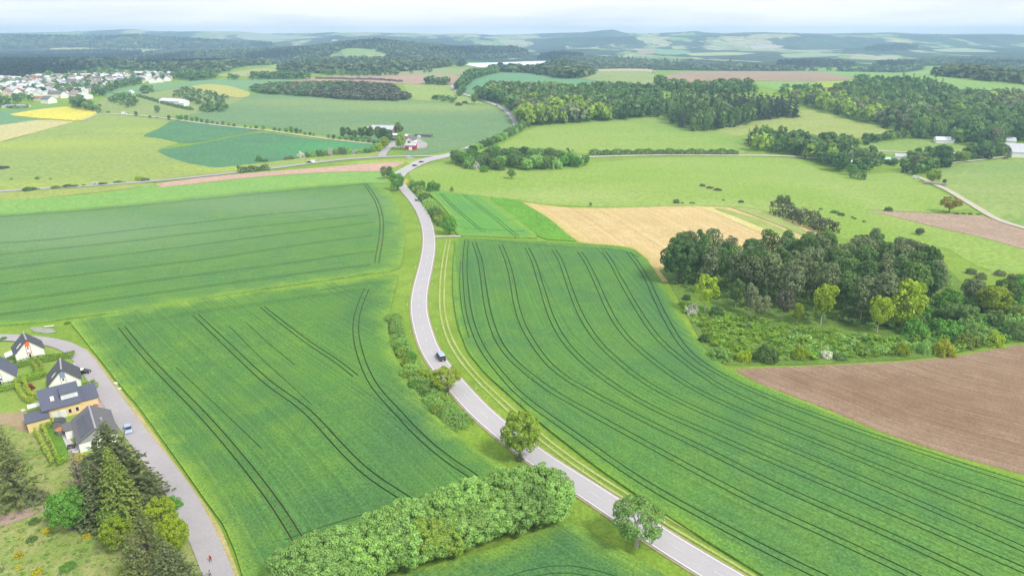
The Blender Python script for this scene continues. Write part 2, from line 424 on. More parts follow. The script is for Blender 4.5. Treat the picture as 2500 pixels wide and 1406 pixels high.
PT = 2.0; TW = .38
def pr(*pts): return (pts, PT, TW)
def pw(*pts): return (pts, PT, .62)
field('wheat_field', 'wide wheat field left of the road with tramlines running across it',
 [(-80,531),(0,524),(100,518),(220,509),(330,499),(420,489),(520,479),(600,471),(700,461),(800,453),(860,449),(905,447),(928,451),(948,464),(966,490),(978,520),(986,550),(989,590),(985,625),(977,655),(960,662),(880,674),(800,686),(700,700),(640,708),(500,731),(400,748),(300,765),(200,775),(100,790),(0,797),(-80,803)],
 [m_wA, m_stalk_shade], 1, .55,
 [pw((-60,602),(0,596),(100,590),(245,574),(370,559),(500,545),(640,528),(780,515),(900,502)), pw((-60,633),(0,625),(150,609),(280,596),(430,578),(500,570),(654,553),(800,538),(900,527)),
  pw((-60,667),(0,659),(130,644),(256,630),(400,612),(500,599),(620,583),(780,562),(910,545)), pw((-60,706),(0,697),(150,680),(250,667),(400,648),(500,637),(640,615),(780,594),(910,578)),
  pw((-60,750),(0,741),(150,721),(300,699),(400,685),(500,673),(600,659),(740,641),(830,627),(915,617)), pw((-60,781),(0,772),(100,759),(250,737),(400,716),(500,703),(620,687),(740,670),(860,655),(905,649)),
  pw((890,450),(905,470),(920,495),(928,520),(932,545),(931,575),(927,605),(921,635),(920,645)), pw((-60,538),(0,532),(220,516),(420,497),(600,479),(800,460),(885,453))],
 edge_w=3.5, patch=[(150,565,420,45,.85),(620,500,330,28,.75),(0,600,200,30,.5),(860,480,60,12,.5)], row=[(-60,706),(0,697),(250,667),(500,637),(780,594),(910,578)])
field('wheat_field', 'wheat field between the village street and the main road in front',
 [(170,788),(260,772),(380,752),(500,733),(620,716),(720,703),(800,693),(900,681),(955,673),(973,673),(968,700),(960,730),(952,760),(947,790),(948,820),(955,850),(968,880),(985,910),(1005,940),(1035,985),(1075,1030),(1110,1060),(1150,1095),(1200,1125),(1248,1150),(1200,1185),(1050,1232),(900,1286),(780,1338),(680,1392),(640,1425),(598,1440),(592,1404),(575,1350),(549,1289),(510,1235),(446,1144),(390,1066),(341,998),(287,935),(250,887),(206,832)],
 [m_wB, m_stalk_shade], 1, .55,
 [pr((284,798),(420,777),(500,763),(640,745),(747,728),(830,718),(895,709)), pr((297,802),(341,856),(398,918),(482,1003),(541,1068),(600,1139),(640,1190),(677,1240),(706,1286),(726,1320)),
  pr((478,772),(560,850),(660,943),(743,1000),(816,1079),(886,1152),(950,1198),(978,1208),(1000,1228)), ([(640,752),(700,800),(760,845),(830,890),(868,922)], 1.6, .4),
  pr((896,708),(880,745),(870,780),(868,815),(875,855),(890,900),(915,950),(962,1000),(1004,1047),(1068,1108),(1160,1170)), pr((700,1330),(750,1308),(860,1276),(975,1244),(1010,1231),(1090,1206)),
  ([(780,712),(860,700),(940,690)], 0, .4), ([(600,790),(660,845),(720,895)], 0, .25), ([(430,900),(520,985),(640,1100)], 0, .22), ([(560,800),(640,880),(760,990)], 0, .22)],
 edge_w=3, patch=[(1000,1030,110,120,1.),(880,760,60,60,.6),(560,1290,120,60,.6),(850,1240,160,50,.8),(300,860,60,60,.4)], row=[(284,790),(398,918),(541,1068),(640,1190),(726,1320)])
field('wheat_field', 'broad curving wheat field right of the main road with paired tramlines',
 [(1113,582),(1200,586),(1300,590),(1410,597),(1480,600),(1530,606),(1560,620),(1580,640),(1602,671),(1634,725),(1669,790),(1696,831),(1742,877),(1780,908),(1850,943),(2008,1006),(2166,1071),(2324,1125),(2500,1176),(2600,1205),(2620,1330),(2600,1450),(1930,1450),(1855,1404),(1728,1326),(1590,1236),(1452,1140),(1330,1045),(1252,975),(1187,917),(1142,862),(1117,795),(1107,735),(1105,685),(1107,640)],
 [m_wC, m_stalk_shade], 1, .55,
 [pr((1139,590),(1135,640),(1136,685),(1144,763),(1163,826),(1188,873),(1226,920),(1257,957),(1294,988),(1339,1022),(1401,1063),(1476,1119),(1550,1169),(1622,1214),(1706,1259),(1784,1302),(1860,1341),(1909,1368),(2000,1410),(2080,1448)),
  pr((1157,594),(1172,638),(1179,685),(1188,748),(1200,795),(1219,842),(1247,879),(1300,925),(1340,955),(1390,984),(1459,1022),(1524,1058),(1589,1094),(1686,1147),(1800,1208),(1900,1259),(1969,1286),(2048,1325),(2198,1395),(2290,1440)),
  pr((1222,601),(1238,641),(1251,691),(1260,748),(1279,804),(1305,847),(1350,905),(1423,952),(1476,980),(1557,1022),(1638,1062),(1735,1108),(1850,1168),(1925,1204),(2008,1240),(2166,1309),(2344,1392),(2440,1440)),
  pr((1286,608),(1300,634),(1318,690),(1336,750),(1355,800),(1390,853),(1450,910),(1507,950),(1589,999),(1735,1063),(1850,1115),(1920,1145),(2048,1200),(2245,1286),(2500,1398),(2580,1432)),
  pr((1351,612),(1366,634),(1384,685),(1405,745),(1430,795),(1465,845),(1525,900),(1592,949),(1700,1003),(1850,1067),(2048,1149),(2245,1234),(2500,1346),(2600,1392)),
  pr((1414,617),(1430,640),(1450,680),(1474,735),(1500,787),(1540,838),(1605,893),(1680,946),(1760,986),(1850,1025),(2048,1105),(2245,1186),(2500,1289),(2600,1330)),
  pr((1474,617),(1490,640),(1514,685),(1545,740),(1576,790),(1613,838),(1675,890),(1752,945),(1850,993),(2048,1071),(2245,1148),(2500,1234),(2600,1268)),
  pr((1534,619),(1550,638),(1578,682),(1605,742),(1640,809),(1674,858),(1726,900),(1850,963),(2048,1039),(2245,1106),(2500,1188),(2600,1220)),
  ([(1180,589),(1338,602),(1430,609),(1520,613),(1560,632)], 0, .4), ([(1125,640),(1122,690),(1128,760),(1145,830)], 0, .25)],
 edge_w=4, patch=[(1620,750,50,90,1.),(1150,700,40,90,.5),(1700,880,90,40,.8),(1300,1030,90,60,.5),(1480,630,120,14,.6),(2250,1090,200,20,.45)], row=[(1101,685),(1110,795),(1132,867),(1238,998),(1427,1145),(1618,1258),(1865,1398)])
field('wheat_field', 'wheat field corner at the bottom edge below the tree hedge',
 [(940,1425),(1010,1400),(1091,1374),(1200,1346),(1297,1306),(1381,1277),(1407,1280),(1427,1294),(1492,1333),(1557,1368),(1625,1408),(1690,1460),(940,1460)],
 [m_wD, m_stalk_shade], 1, .5, [([(1240,1420),(1310,1392),(1400,1380),(1440,1388),(1500,1420)], 1.9, .25)], edge_w=4, row=[(1407,1281),(1492,1333),(1625,1408)])
field('wheat_field', 'small bright green wheat field behind the roadside hedge',
 [(1040,462),(1075,467),(1135,475),(1187,481),(1250,527),(1319,584),(1260,582),(1180,579),(1118,577),(1105,560),(1100,530),(1075,500),(1052,478)],
 [m_wE, m_stalk_shade], 1, .5, [pr((1077,475),(1109,509),(1139,535),(1167,559),(1182,569)), pr((1131,477),(1179,511),(1219,543),(1249,569),(1264,582)), ([(1133,560),(1200,563),(1280,567)], 0, .5)], edge_w=3, row=[(1077,475),(1109,509),(1167,559)])

# simple sheets: name, label, polygon, base colours (3), options
def sheet(name, label, poly, cols, layer=1, **k):
    fk = {a: k.pop(a) for a in ('crop', 'edge_w', 'patch', 'row') if a in k}
    pc = k.pop('pcol', None)
    m = ground_mat(name + '_surface', cols, patch=pc, edge=k.pop('ecol', None), **k)
    return field(name, label, poly, [m], layer, **fk)
BR = [(.235, .157, .10), (.20, .128, .08), (.28, .19, .125)]
sheet('ploughed_field', 'big brown ploughed field at the right edge below the copse',
 [(1789,902),(1850,899),(1900,897),(2000,893),(2100,888),(2200,884),(2324,872),(2400,858),(2490,841),(2620,842),(2620,1195),(2500,1158),(2324,1111),(2166,1060),(2008,994),(1850,935)],
 BR, big=60, mid=7, fine=.6, stripe=(3.2, .5), row=[(1789,905),(2008,994),(2166,1060),(2324,1111),(2500,1158),(2620,1195)], edge_w=9, ecol=(.28, .20, .14))
sheet('ploughed_field', 'brown ploughed wedge beside the pale track at far right',
 [(2110,514),(2176,517),(2284,522),(2392,526),(2428,537),(2500,562),(2600,590),(2600,635),(2500,609),(2405,582),(2289,556),(2230,541),(2171,526)], [(.35, .26, .19), (.32, .235, .17), (.39, .295, .22)], big=80, mid=12, fine=1.5, stripe=(7, .25), row=[(2110,514),(2289,556),(2500,609)])
sheet('bare_field', 'long pinkish bare strip between lane and light green field',
 [(376,450),(440,441),(500,433),(600,424),(700,416),(780,410),(864,402),(960,395),(994,395),(965,408),(945,416),(924,419),(864,419),(780,422),(680,428),(600,435),(500,446),(430,454),(395,458)],
 [(.46, .30, .235), (.42, .28, .22), (.50, .34, .26)], big=90, mid=15, fine=2)
sheet('crop_field', 'light green strip of young crop above the wide wheat field',
 [(-80,492),(0,489),(120,483),(240,473),(320,462),(376,451),(395,458),(430,454),(500,447),(600,436),(680,429),(780,423),(864,420),(924,420),(940,432),(950,447),(905,447),(800,454),(700,462),(600,472),(420,490),(220,510),(0,526),(-80,533)],
 [(.185, .345, .075), (.17, .33, .08), (.22, .36, .085)], big=120, mid=25, fine=2)
sheet('grass_strip', 'yellowish grass strip below the lane at left',
 [(-80,478),(0,469),(120,461),(240,453),(370,446),(380,452),(300,463),(120,483),(0,489),(-80,492)], [(.27, .32, .075), (.24, .31, .07), (.32, .35, .10)], big=60, mid=12, fine=2)
sheet('stubble_field', 'tan bare field sloping down behind the copse',
 [(1269,493),(1330,501),(1400,508),(1490,508),(1600,505),(1690,503),(1745,505),(1830,508),(1950,540),(2025,582),(2010,640),(1900,670),(1750,690),(1618,690),(1605,672),(1580,632),(1545,606),(1480,599),(1411,592),(1390,577),(1340,535)],
 [(.52, .39, .19), (.47, .355, .165), (.56, .44, .22)], big=70, mid=16, fine=1.2, stripe=(8, .3), row=[(1269,493),(1340,535),(1411,592)], edge_w=6, ecol=(.42, .36, .12))
sheet('stubble_strip', 'pale yellow strip along the tan field', [(1690,503),(1725,505),(1790,527),(1880,556),(1970,586),(1940,596),(1850,566),(1750,523)], [(.52, .47, .19), (.48, .43, .16), (.55, .5, .24)], 2, big=40, mid=9, fine=1.2)
sheet('grass_strip', 'narrow green strip through the tan field', [(1742,509),(1765,510),(1850,535),(1900,556),(1955,585),(1925,583),(1860,556),(1800,532)], [(.27, .33, .09), (.24, .31, .07), (.33, .36, .13)], 3, big=40, mid=9, fine=1.2)
sheet('grass_strip', 'second green strip nearest the dark hedge', [(1780,506),(1830,510),(1900,530),(1960,560),(1990,585),(1960,575),(1890,546),(1820,520)], [(.27, .34, .10), (.25, .31, .09), (.36, .38, .14)], 3, big=40, mid=9, fine=1.2)
sheet('ley_field', 'dark green grass ley between small wheat field and tan field',
 [(1189,481),(1264,489),(1340,534),(1390,577),(1411,591),(1321,585),(1251,527)], [(.125, .30, .03), (.105, .265, .03), (.15, .32, .04)], big=40, mid=9, fine=2.2, crop=.35, bump=.8)
# meadows of the middle distance
sheet('meadow', 'large light green meadow right of the road bend',
 [(996,418),(1060,400),(1110,390),(1180,405),(1280,418),(1400,416),(1445,398),(1600,385),(1800,383),(1935,386),(2000,415),(2060,430),(2200,420),(2240,437),(2300,470),(2380,510),(2280,520),(2176,516),(2110,513),(2171,527),(2289,557),(2405,583),(2500,610),(2600,635),(2600,690),(2400,660),(2300,600),(2030,582),(1950,540),(1830,507),(1690,502),(1490,507),(1330,500),(1264,488),(1135,474),(1040,461),(1005,440)],
 [(0.203, 0.320, 0.048), (0.243, 0.338, 0.068), (0.225, 0.315, 0.080)], big=130, mid=22, fine=2, stretch=2.2, pcol=(0.279, 0.360, 0.104), patch=[(1400,480,200,20,.9),(2000,430,200,30,.35),(1750,500,200,12,.8),(2100,480,60,50,.7),(1700,395,250,8,.3)])
sheet('meadow', 'meadow between the near wood and the roadside hedges',
 [(1190,372),(1230,352),(1275,326),(1320,306),(1400,299),(1500,293),(1570,287),(1622,282),(1650,302),(1700,321),(1745,317),(1800,335),(1832,352),(1835,374),(1700,377),(1500,377),(1440,376),(1300,374)],
 [(0.211, 0.320, 0.060), (0.243, 0.333, 0.072), (0.243, 0.315, 0.096)], big=110, mid=20, fine=2.5, stretch=2.5, pcol=(0.144, 0.270, 0.056), patch=[(1650,310,60,14,.7),(1800,345,60,12,.7)])
sheet('meadow', 'yellowish meadow slope enclosed by woods on the right',
 [(1745,317),(1850,295),(1950,270),(1985,268),(2060,290),(2120,302),(2185,326),(2150,334),(2080,338),(2000,338),(1930,335),(1850,322),(1800,335)], [(0.279, 0.329, 0.096), (0.252, 0.310, 0.080), (0.297, 0.338, 0.112)], big=90, mid=22, fine=3, stretch=2)
sheet('meadow', 'green paddock in the hamlet valley', [(2095,350),(2160,346),(2255,338),(2300,343),(2390,365),(2395,382),(2320,392),(2250,384),(2170,378),(2110,372)], [(0.180, 0.284, 0.060), (0.216, 0.306, 0.072), (0.198, 0.288, 0.080)], big=70, mid=20, fine=3)
sheet('meadow', 'pale green meadow beyond the track at right edge', [(2300,408),(2330,400),(2450,391),(2600,388),(2600,585),(2500,560),(2440,538),(2380,504),(2315,465),(2290,440)], [(0.225, 0.310, 0.080), (0.261, 0.329, 0.104), (0.198, 0.297, 0.072)], big=90, mid=20, fine=3, stretch=2, pcol=(0.171, 0.279, 0.072), patch=[(2450,410,200,14,.8),(2480,545,100,10,.8)])
# left middle distance
sheet('meadow', 'wide yellowish green grassland at left',
 [(-100,330),(0,350),(100,320),(185,297),(240,277),(330,284),(420,294),(395,311),(345,333),(390,339),(440,350),(381,368),(405,382),(461,400),(526,411),(626,400),(720,388),(800,378),(925,368),(940,380),(830,391),(740,401),(660,412),(560,421),(470,430),(400,438),(300,449),(200,456),(100,462),(0,468),(-100,478)],
 [(.225, .31, .085), (.26, .325, .07), (.245, .30, .10)], big=160, mid=30, fine=3, stretch=4, pcol=(.31, .375, .07), patch=[(120,352,260,10,.9),(330,318,90,6,.8),(100,455,300,12,.6),(560,412,120,6,.9)])
TE = [(.085, .205, .095), (.075, .185, .092), (.105, .225, .09)]
sheet('crop_field', 'dark teal crop field below the tree avenue', [(421,295),(500,298),(580,309),(640,318),(560,333),(480,350),(440,349),(390,338),(345,333),(395,311)], TE, big=90, mid=25, fine=3, stretch=3)
sheet('crop_field', 'dark teal crop field behind the row of bushes', [(381,368),(467,355),(540,341),(597,328),(650,324),(753,339),(840,347),(930,355),(915,365),(813,377),(700,390),(626,400),(526,411),(461,400),(405,382)], TE, big=90, mid=25, fine=3, stretch=3, pcol=(.075, .27, .09), patch=[(800,358,110,14,1.)])
sheet('rapeseed_field', 'yellow rapeseed field by the village edge', [(17,283),(84,271),(166,262),(200,265),(240,277),(218,287),(197,294),(172,296),(84,290)], [(.56, .50, .07), (.60, .53, .08), (.48, .47, .08)], big=60, mid=18, fine=3, crop=1.0)
sheet('stubble_field', 'pale straw field at the left edge', [(-100,318),(0,307),(85,295),(130,294),(185,298),(150,307),(100,321),(50,334),(0,348),(-100,365)], [(.47, .43, .20), (.43, .40, .17), (.50, .44, .23)], 2, big=70, mid=18, fine=3, stretch=3)
sheet('crop_field', 'dull green field left of the rapeseed', [(-100,264),(0,271),(60,269),(110,262),(166,261),(84,270),(17,283),(84,291),(172,297),(85,295),(0,306),(-100,318)], [(.12, .26, .13), (.13, .25, .12), (.16, .27, .12)], big=80, mid=20, fine=3)
sheet('crop_field', 'large blue-green crop field around the farm',
 [(430,287),(470,279),(500,275),(560,257),(615,230),(740,235),(870,246),(1004,246),(1100,252),(1187,257),(1212,265),(1231,276),(1247,293),(1255,310),(1212,338),(1150,357),(1100,368),(1050,376),(1000,379),(970,376),(1000,366),(960,348),(930,352),(840,337),(760,326),(640,310),(540,299)],
 [(.125, .225, .10), (.145, .235, .105), (.17, .25, .10)], big=150, mid=40, fine=3, stretch=3.5, pcol=(.225, .30, .10), patch=[(1050,262,300,10,1.),(800,250,250,8,.8),(880,318,60,6,.9)])
sheet('crop_field', 'pale green field above the orchard by the village', [(250,236),(262,222),(320,212),(420,203),(500,195),(600,195),(680,191),(760,196),(720,202),(640,208),(618,226),(612,227),(560,211),(512,206),(470,212),(440,214),(330,232),(300,240)], [(.145, .275, .125), (.16, .28, .12), (.18, .29, .13)], big=120, mid=30, fine=3)
sheet('meadow', 'rough olive meadow around the greenhouse', [(200,274),(215,262),(260,240),(330,233),(440,215),(470,213),(540,236),(584,240),(612,236),(560,257),(500,275),(470,280),(430,287),(380,285),(250,277)], [(.215, .285, .09), (.235, .29, .10), (.25, .28, .115)], big=90, mid=22, fine=3, pcol=(.25,.26,.12), patch=[(480,235,60,10,.8)])
sheet('barley_field', 'yellow-green field beside the dark thicket', [(462,212),(512,206),(560,211),(613,227),(606,237),(584,240),(540,235),(500,225)], [(.38, .37, .10), (.35, .36, .10), (.41, .39, .13)], 2, big=90, mid=30, fine=3)
sheet('ploughed_field', 'long pinkish brown field on the rise beyond the thicket', [(700,199),(770,190),(828,185),(998,183),(1132,186),(1130,199),(1107,208),(1060,206),(981,205),(884,202),(800,200)], [(.36, .25, .19), (.33, .23, .18), (.38, .28, .21)], big=120, mid=30, fine=4, stretch=3)
sheet('meadow', 'yellow-green meadow below the far brown field', [(981,205),(1060,207),(1104,210),(1103,218),(1118,228),(1140,237),(1165,246),(1187,256),(1100,251),(1005,245),(1000,232)], [(.24, .325, .09), (.26, .33, .095), (.21, .31, .09)], big=90, mid=30, fine=4)
sheet('crop_field', 'light strip on the rise beyond the brown field', [(900,184),(960,176),(1040,168),(1140,166),(1185,172),(1170,182),(1132,186),(998,183)], [(.24, .29, .12), (.26, .3, .13), (.22, .28, .11)], big=120, mid=30, fine=4)
sheet('crop_field', 'teal field on the slope beside the upper road', [(1108,212),(1120,208),(1151,197),(1187,183),(1235,178),(1302,181),(1370,193),(1420,193),(1500,205),(1605,217),(1612,224),(1500,226),(1300,224),(1180,232),(1140,230)], [(.12, .26, .135), (.13, .27, .14), (.15, .275, .13)], big=150, mid=40, fine=4)
sheet('meadow', 'pale olive field with a straw-coloured far edge', [(1370,193),(1435,186),(1448,172),(1500,170),(1590,171),(1607,182),(1612,220),(1500,205),(1420,193)], [(.225, .29, .115), (.24, .30, .12), (.26, .31, .14)], 2, big=90, mid=40, fine=4)
sheet('stubble_field', 'thin straw strip at the woodland edge', [(1441,183),(1448,171),(1500,169),(1590,170),(1607,181),(1592,180),(1580,175),(1460,175)], [(.47, .38, .17), (.45, .37, .17), (.5, .41, .2)], 3, big=90, mid=40, fine=4)
sheet('ploughed_field', 'greyish brown field on the crest at right', [(1610,187),(1660,178),(1750,175),(1850,175),(2000,176),(2045,184),(2092,196),(1985,200),(1840,198),(1760,203),(1690,203),(1640,197)], [(.31, .23, .165), (.29, .215, .16), (.34, .25, .18)], big=150, mid=50, fine=4)
sheet('crop_field', 'long bright green field on the crest at far right', [(2000,176),(2060,177),(2200,179),(2290,172),(2280,184),(2340,195),(2500,210),(2640,225),(2640,245),(2500,230),(2380,222),(2250,214),(2150,203),(2092,196),(2045,184)], [(.19, .32, .085), (.21, .335, .09), (.17, .30, .09)], big=150, mid=50, fine=4)
sheet('crop_field', 'yellow-lime field below the crest', [(1985,200),(2092,197),(2080,207),(2040,228),(2000,226),(1980,214)], [(.29, .375, .05), (.27, .365, .05), (.3, .38, .07)], big=90, mid=30, fine=4)
sheet('crop_field', 'green wedge beneath the greyish crest field', [(1838,199),(1985,200),(1980,214),(1995,224),(1900,222),(1850,210)], [(.185, .33, .085), (.2, .34, .09), (.17, .31, .08)], big=90, mid=30, fine=4)
for lb, pl, c in [('pale green clearing on the central wooded hill', [(833,122),(870,119),(920,124),(940,133),(900,136),(835,136)], (.21,.32,.11)),
                  ('far pale clearing left of the wooded hill', [(120,119),(200,117),(262,121),(262,126),(130,127)], (.33,.35,.17)),
                  ('far brown field on the right plain', [(1555,124),(1590,122),(1602,132),(1560,134)], (.33,.23,.19)),
                  ('far green field on the right plain', [(1596,122),(1660,122),(1690,128),(1660,135),(1604,134)], (.17,.30,.13)),
                  ('far pale yellow field right of the plain', [(1670,131),(1780,128),(1850,131),(1800,136),(1690,138)], (.33,.37,.16)),
                  ('far pale field before the right hills', [(1900,133),(1990,130),(2060,132),(2050,138),(1920,143)], (.26,.33,.15)),
                  ('far pale lavender field with a hamlet', [(1832,113),(1870,110),(1920,114),(1890,119),(1835,120)], (.42,.38,.36)),
                  ('far whitish field in the left hills', [(570,88),(640,84),(760,90),(800,92),(700,98),(600,99)], (.30,.34,.22)),
                  ('narrow pale field behind the right trees', [(2270,122),(2350,118),(2420,124),(2440,129),(2300,128)], (.30,.36,.19)),
                  ('pale meadow behind the village wood', [(525,186),(600,172),(655,166),(670,170),(740,178),(700,184),(600,188)], (.33,.33,.13)),
                  ('small clearing below the left woods', [(655,165),(680,158),(735,152),(745,158),(690,168)], (.30,.35,.14))]:
    sheet('far_field', lb, pl, [c, tuple(v * .92 for v in c), tuple(v * 1.06 for v in c)], 1, big=200, mid=60, fine=6, bump=0)
sheet('plastic_sheeting', 'white plastic-covered rows shining between the woods', [(1130,158),(1150,156),(1240,153),(1341,150),(1342,154),(1320,160),(1290,166),(1270,166),(1250,160),(1195,160),(1190,169),(1170,166)], [(.70, .74, .82), (.62, .67, .77), (.78, .8, .86)], 2, big=60, mid=20, fine=6, bump=0)

# copse floor, gardens and the rough corner at bottom left
sheet('undergrowth_ground', 'shrubby grass floor of the copse', [(1605,655),(1640,700),(1680,775),(1720,850),(1765,892),(1850,893),(2000,890),(2100,884),(2200,880),(2310,868),(2400,848),(2480,835),(2620,835),(2620,725),(2500,705),(2420,700),(2345,690),(2320,660),(2270,620),(2100,600),(1900,610),(1750,640)], [(.12, .20, .035), (.15, .24, .04), (.10, .17, .04)], 2, big=30, mid=6, fine=1.2, bump=.9)
sheet('rough_grass', 'rough yellowish grassland at the bottom left corner', [(-80,1040),(20,1040),(80,1055),(105,1050),(150,1135),(200,1110),(300,1090),(345,1080),(395,1150),(440,1230),(475,1300),(505,1440),(-80,1440)], [(.25, .29, .085), (.19, .27, .06), (.34, .32, .14)], 1, big=14, mid=3, fine=.5, speck=(2.2, .62, (.11, .19, .04)), bump=.7)
sheet('lawn', 'garden lawns around the houses', [(-80,838),(0,835),(80,838),(140,845),(182,870),(212,905),(240,945),(265,985),(300,1035),(345,1080),(300,1090),(200,1110),(150,1135),(105,1050),(80,1055),(20,1040),(-80,1040)], [(.225, .31, .06), (.18, .29, .05), (.27, .33, .08)], 1, big=12, mid=4, fine=.5)
sheet('lawn', 'darker fresh lawn beside the grey roofed house', [(105,1045),(142,1036),(165,1062),(172,1082),(165,1118),(140,1128)], [(.12, .25, .025), (.10, .21, .025), (.16, .28, .04)], 2, big=8, mid=3, fine=.4)
sheet('bare_earth', 'bare earth patch beside the ochre house', [(-80,1018),(0,1010),(60,1005),(80,1025),(92,1052),(60,1055),(20,1038),(-80,1035)], [(.33, .25, .16), (.29, .22, .13), (.36, .30, .18)], 2, big=8, mid=2, fine=.4)
sheet('gravel_patch', 'grey gravel patch with rubble by the bend of the street', [(70,801),(92,799),(128,803),(138,812),(112,815),(84,811)], [(.30, .31, .29), (.25, .27, .20), (.36, .36, .34)], 2, big=8, mid=2, fine=.4)
sheet('driveway', 'grey paved drive beside the second white house', [(180,885),(200,880),(216,905),(205,915),(188,908),(178,895)], [(.42, .42, .44), (.40, .40, .42), (.45, .45, .46)], 2, big=8, mid=2, fine=.4)
sheet('building_plot', 'reddish earth and rubble beside the ochre house', [(205,985),(240,968),(266,985),(282,1003),(250,1005),(205,1005)], [(.34, .24, .23), (.42, .35, .33), (.26, .15, .15)], 2, big=6, mid=2, fine=.4)
sheet('terrace', 'pale paved terrace beside the grey roofed house', [(150,1062),(162,1060),(176,1080),(200,1098),(188,1108),(168,1104),(162,1090)], [(.48, .46, .47), (.45, .43, .44), (.5, .48, .48)], 3, big=6, mid=2, fine=.4)
sheet('dirt_path', 'reddish dirt path at the left edge', [(-80,1270),(0,1258),(60,1245),(120,1232),(128,1240),(70,1262),(0,1288),(-80,1305)], [(.36, .26, .22), (.33, .24, .20), (.38, .29, .25)], 2, big=8, mid=2, fine=.4)
sheet('farmyard', 'paved yard of the farm with the red barn', [(950,350),(990,335),(1020,338),(1045,352),(1040,362),(1010,366),(985,360),(965,362)], [(.36, .33, .31), (.33, .31, .30), (.40, .35, .31)], 2, big=20, mid=6, fine=1.5)
sheet('grass_bank', 'bright grass bank between lane and brown strip', [(800,402),(900,392),(1000,388),(1095,387),(1060,394),(1010,404),(985,412),(996,396),(960,396),(864,402)], [(.26, .35, .055), (.23, .33, .05), (.29, .36, .08)], 1, big=40, mid=12, fine=2)
sheet('grass_bank', 'dry tufted grass along the right verge of the street', [(160,845),(212,850),(240,880),(285,940),(335,1000),(440,1148),(503,1232),(540,1290),(585,1404),(592,1440),(565,1440),(552,1390),(520,1300),(480,1225),(425,1145),(320,1005),(270,940),(225,882)], [(.40, .34, .15), (.33, .32, .10), (.46, .38, .19)], 1, big=10, mid=3, fine=.5, bump=.6)

# ---------------------------------------------------------------- roads
def ribbon(cw, offs, layer, extra=0.0):
    """cw: world centreline; offs: lateral offsets of the strip's rows (m)"""
    N = normals(cw); rows = []
    for o in offs:
        p = cw + N * o; rows.append(np.c_[p, terrain(p[:, 0], p[:, 1]) + off(layer, p[:, 0], p[:, 1]) + extra])
    n = len(cw); V = np.vstack(rows); i = np.arange(n - 1)
    Q = np.vstack([np.c_[i + k * n, i + k * n + 1, i + (k + 1) * n + 1, i + (k + 1) * n][:, ::-1] for k in range(len(offs) - 1)])
    return V, Q
m_road = ground_mat('pale_asphalt', [(.40, .385, .395), (.38, .365, .38), (.42, .40, .41)], 30, 6, .5, bump=.05, stripe=(2.2, .05), grain=.06)
m_lane = ground_mat('worn_lane', [(.36, .335, .345), (.33, .31, .32), (.385, .36, .36)], 25, 5, .5, bump=.05, grain=.07)
m_track = ground_mat('pale_track', [(.46, .42, .34), (.42, .39, .30), (.5, .46, .38)], 25, 5, .6, bump=.2)
m_paint = plain('road_paint', (.80, .80, .80), .6, .08)
m_worn = plain('worn_paint', (.60, .59, .59), .7, .15)
m_should = ground_mat('reddish_shoulder', [(.38, .29, .22), (.30, .27, .14), (.40, .32, .25)], 20, 4, .5)
def centre(px, step=3.0): return smooth(walk(smooth(Wd(crom(px)), 2), step)[0], 8)
def road(name, label, px, w, mat, layer=3, marks=None, step=3.0, shoulder=0):
    c = centre(px, step)
    V, Q = ribbon(c, np.linspace(-w / 2, w / 2, 5), layer, .06); me = npm(name, V, Q, smooth=True)
    d = np.repeat(np.abs(np.linspace(-w / 2, w / 2, 5)), len(c))
    me.attributes.new('row', 'FLOAT', 'POINT').data.foreach_set('value', d.astype(np.float32))
    o = put(name, me, [mat]); tag(o, label, kind='structure')
    if shoulder:
        for sg in (-1, 1):
            V, Q = ribbon(c, sorted([sg * w / 2, sg * (w / 2 + shoulder)]), 2, .03); put('shoulder', npm('shoulder', V, Q, smooth=True), [m_should], o)
    if marks:
        lw = marks
        for sg in (-1, 1):
            V, Q = ribbon(c, [sg * (w / 2 - .28) - lw / 2, sg * (w / 2 - .28) + lw / 2], 3.4, .075); put('edge_line', npm('edge_line', V, Q), [m_paint], o)
        cc = walk(c, 1.0)[0]; Vs, Qs, n = [], [], 0
        for k in range(0, len(cc) - 5, 11):
            V, Q = ribbon(cc[k:k + 5], [-lw * .4, lw * .4], 3.4, .075); Vs.append(V); Qs.append(Q + n); n += len(V)
        put('centre_line', npm('centre_line', np.vstack(Vs), np.vstack(Qs)), [m_worn], o)
    return o, c
main_px = [(974,440),(980,453),(986,463),(1010,489),(1030,519),(1042,549),(1047,579),(1047,608),(1041,645),(1030,690),(1024,720),(1022,748),(1024,772),(1030,797),(1040,832),(1052,861),(1073,892),(1096,922),(1122,951),(1163,998),(1200,1031),(1281,1096),(1330,1132),(1427,1192),(1524,1257),(1622,1322),(1719,1381),(1790,1424),(1850,1458)]
main_road, MAINC = road('main_road', 'pale country road winding from the bottom right towards the junction', main_px, 6.25, m_road, 3, .15, shoulder=.5)
road('main_road', 'widened bend of the country road at the junction', [(970,434),(978,424),(1000,411),(1031,397),(1069,387),(1109,379),(1129,370),(1150,361),(1175,352)], 9.5, m_road, 3.2, .3)
road('main_road', 'slip lane of the junction', [(1003,402),(1031,391),(1069,383),(1109,374),(1140,364)], 5.0, m_road, 3.0)
road('upper_road', 'grey road climbing past the near wood', [(1255,322),(1261,310),(1257,296),(1245,280),(1230,267),(1212,258),(1187,249),(1165,241),(1140,234),(1118,225),(1105,216),(1106,209)], 7.5, m_road, 3, step=6)
road('upper_road', 'stretch of road behind the trimmed tree row', [(1150,361),(1185,350),(1225,332),(1255,318),(1262,308)], 7.5, m_road, 3)
road('lane', 'side lane running left from the junction', [(-100,480),(0,468),(100,462),(200,456),(300,449),(370,444),(440,437),(560,424),(660,413),(740,402),(830,391),(900,386),(960,383),(1020,382),(1080,382),(1110,378)], 6.2, m_lane, 2.6, step=5)
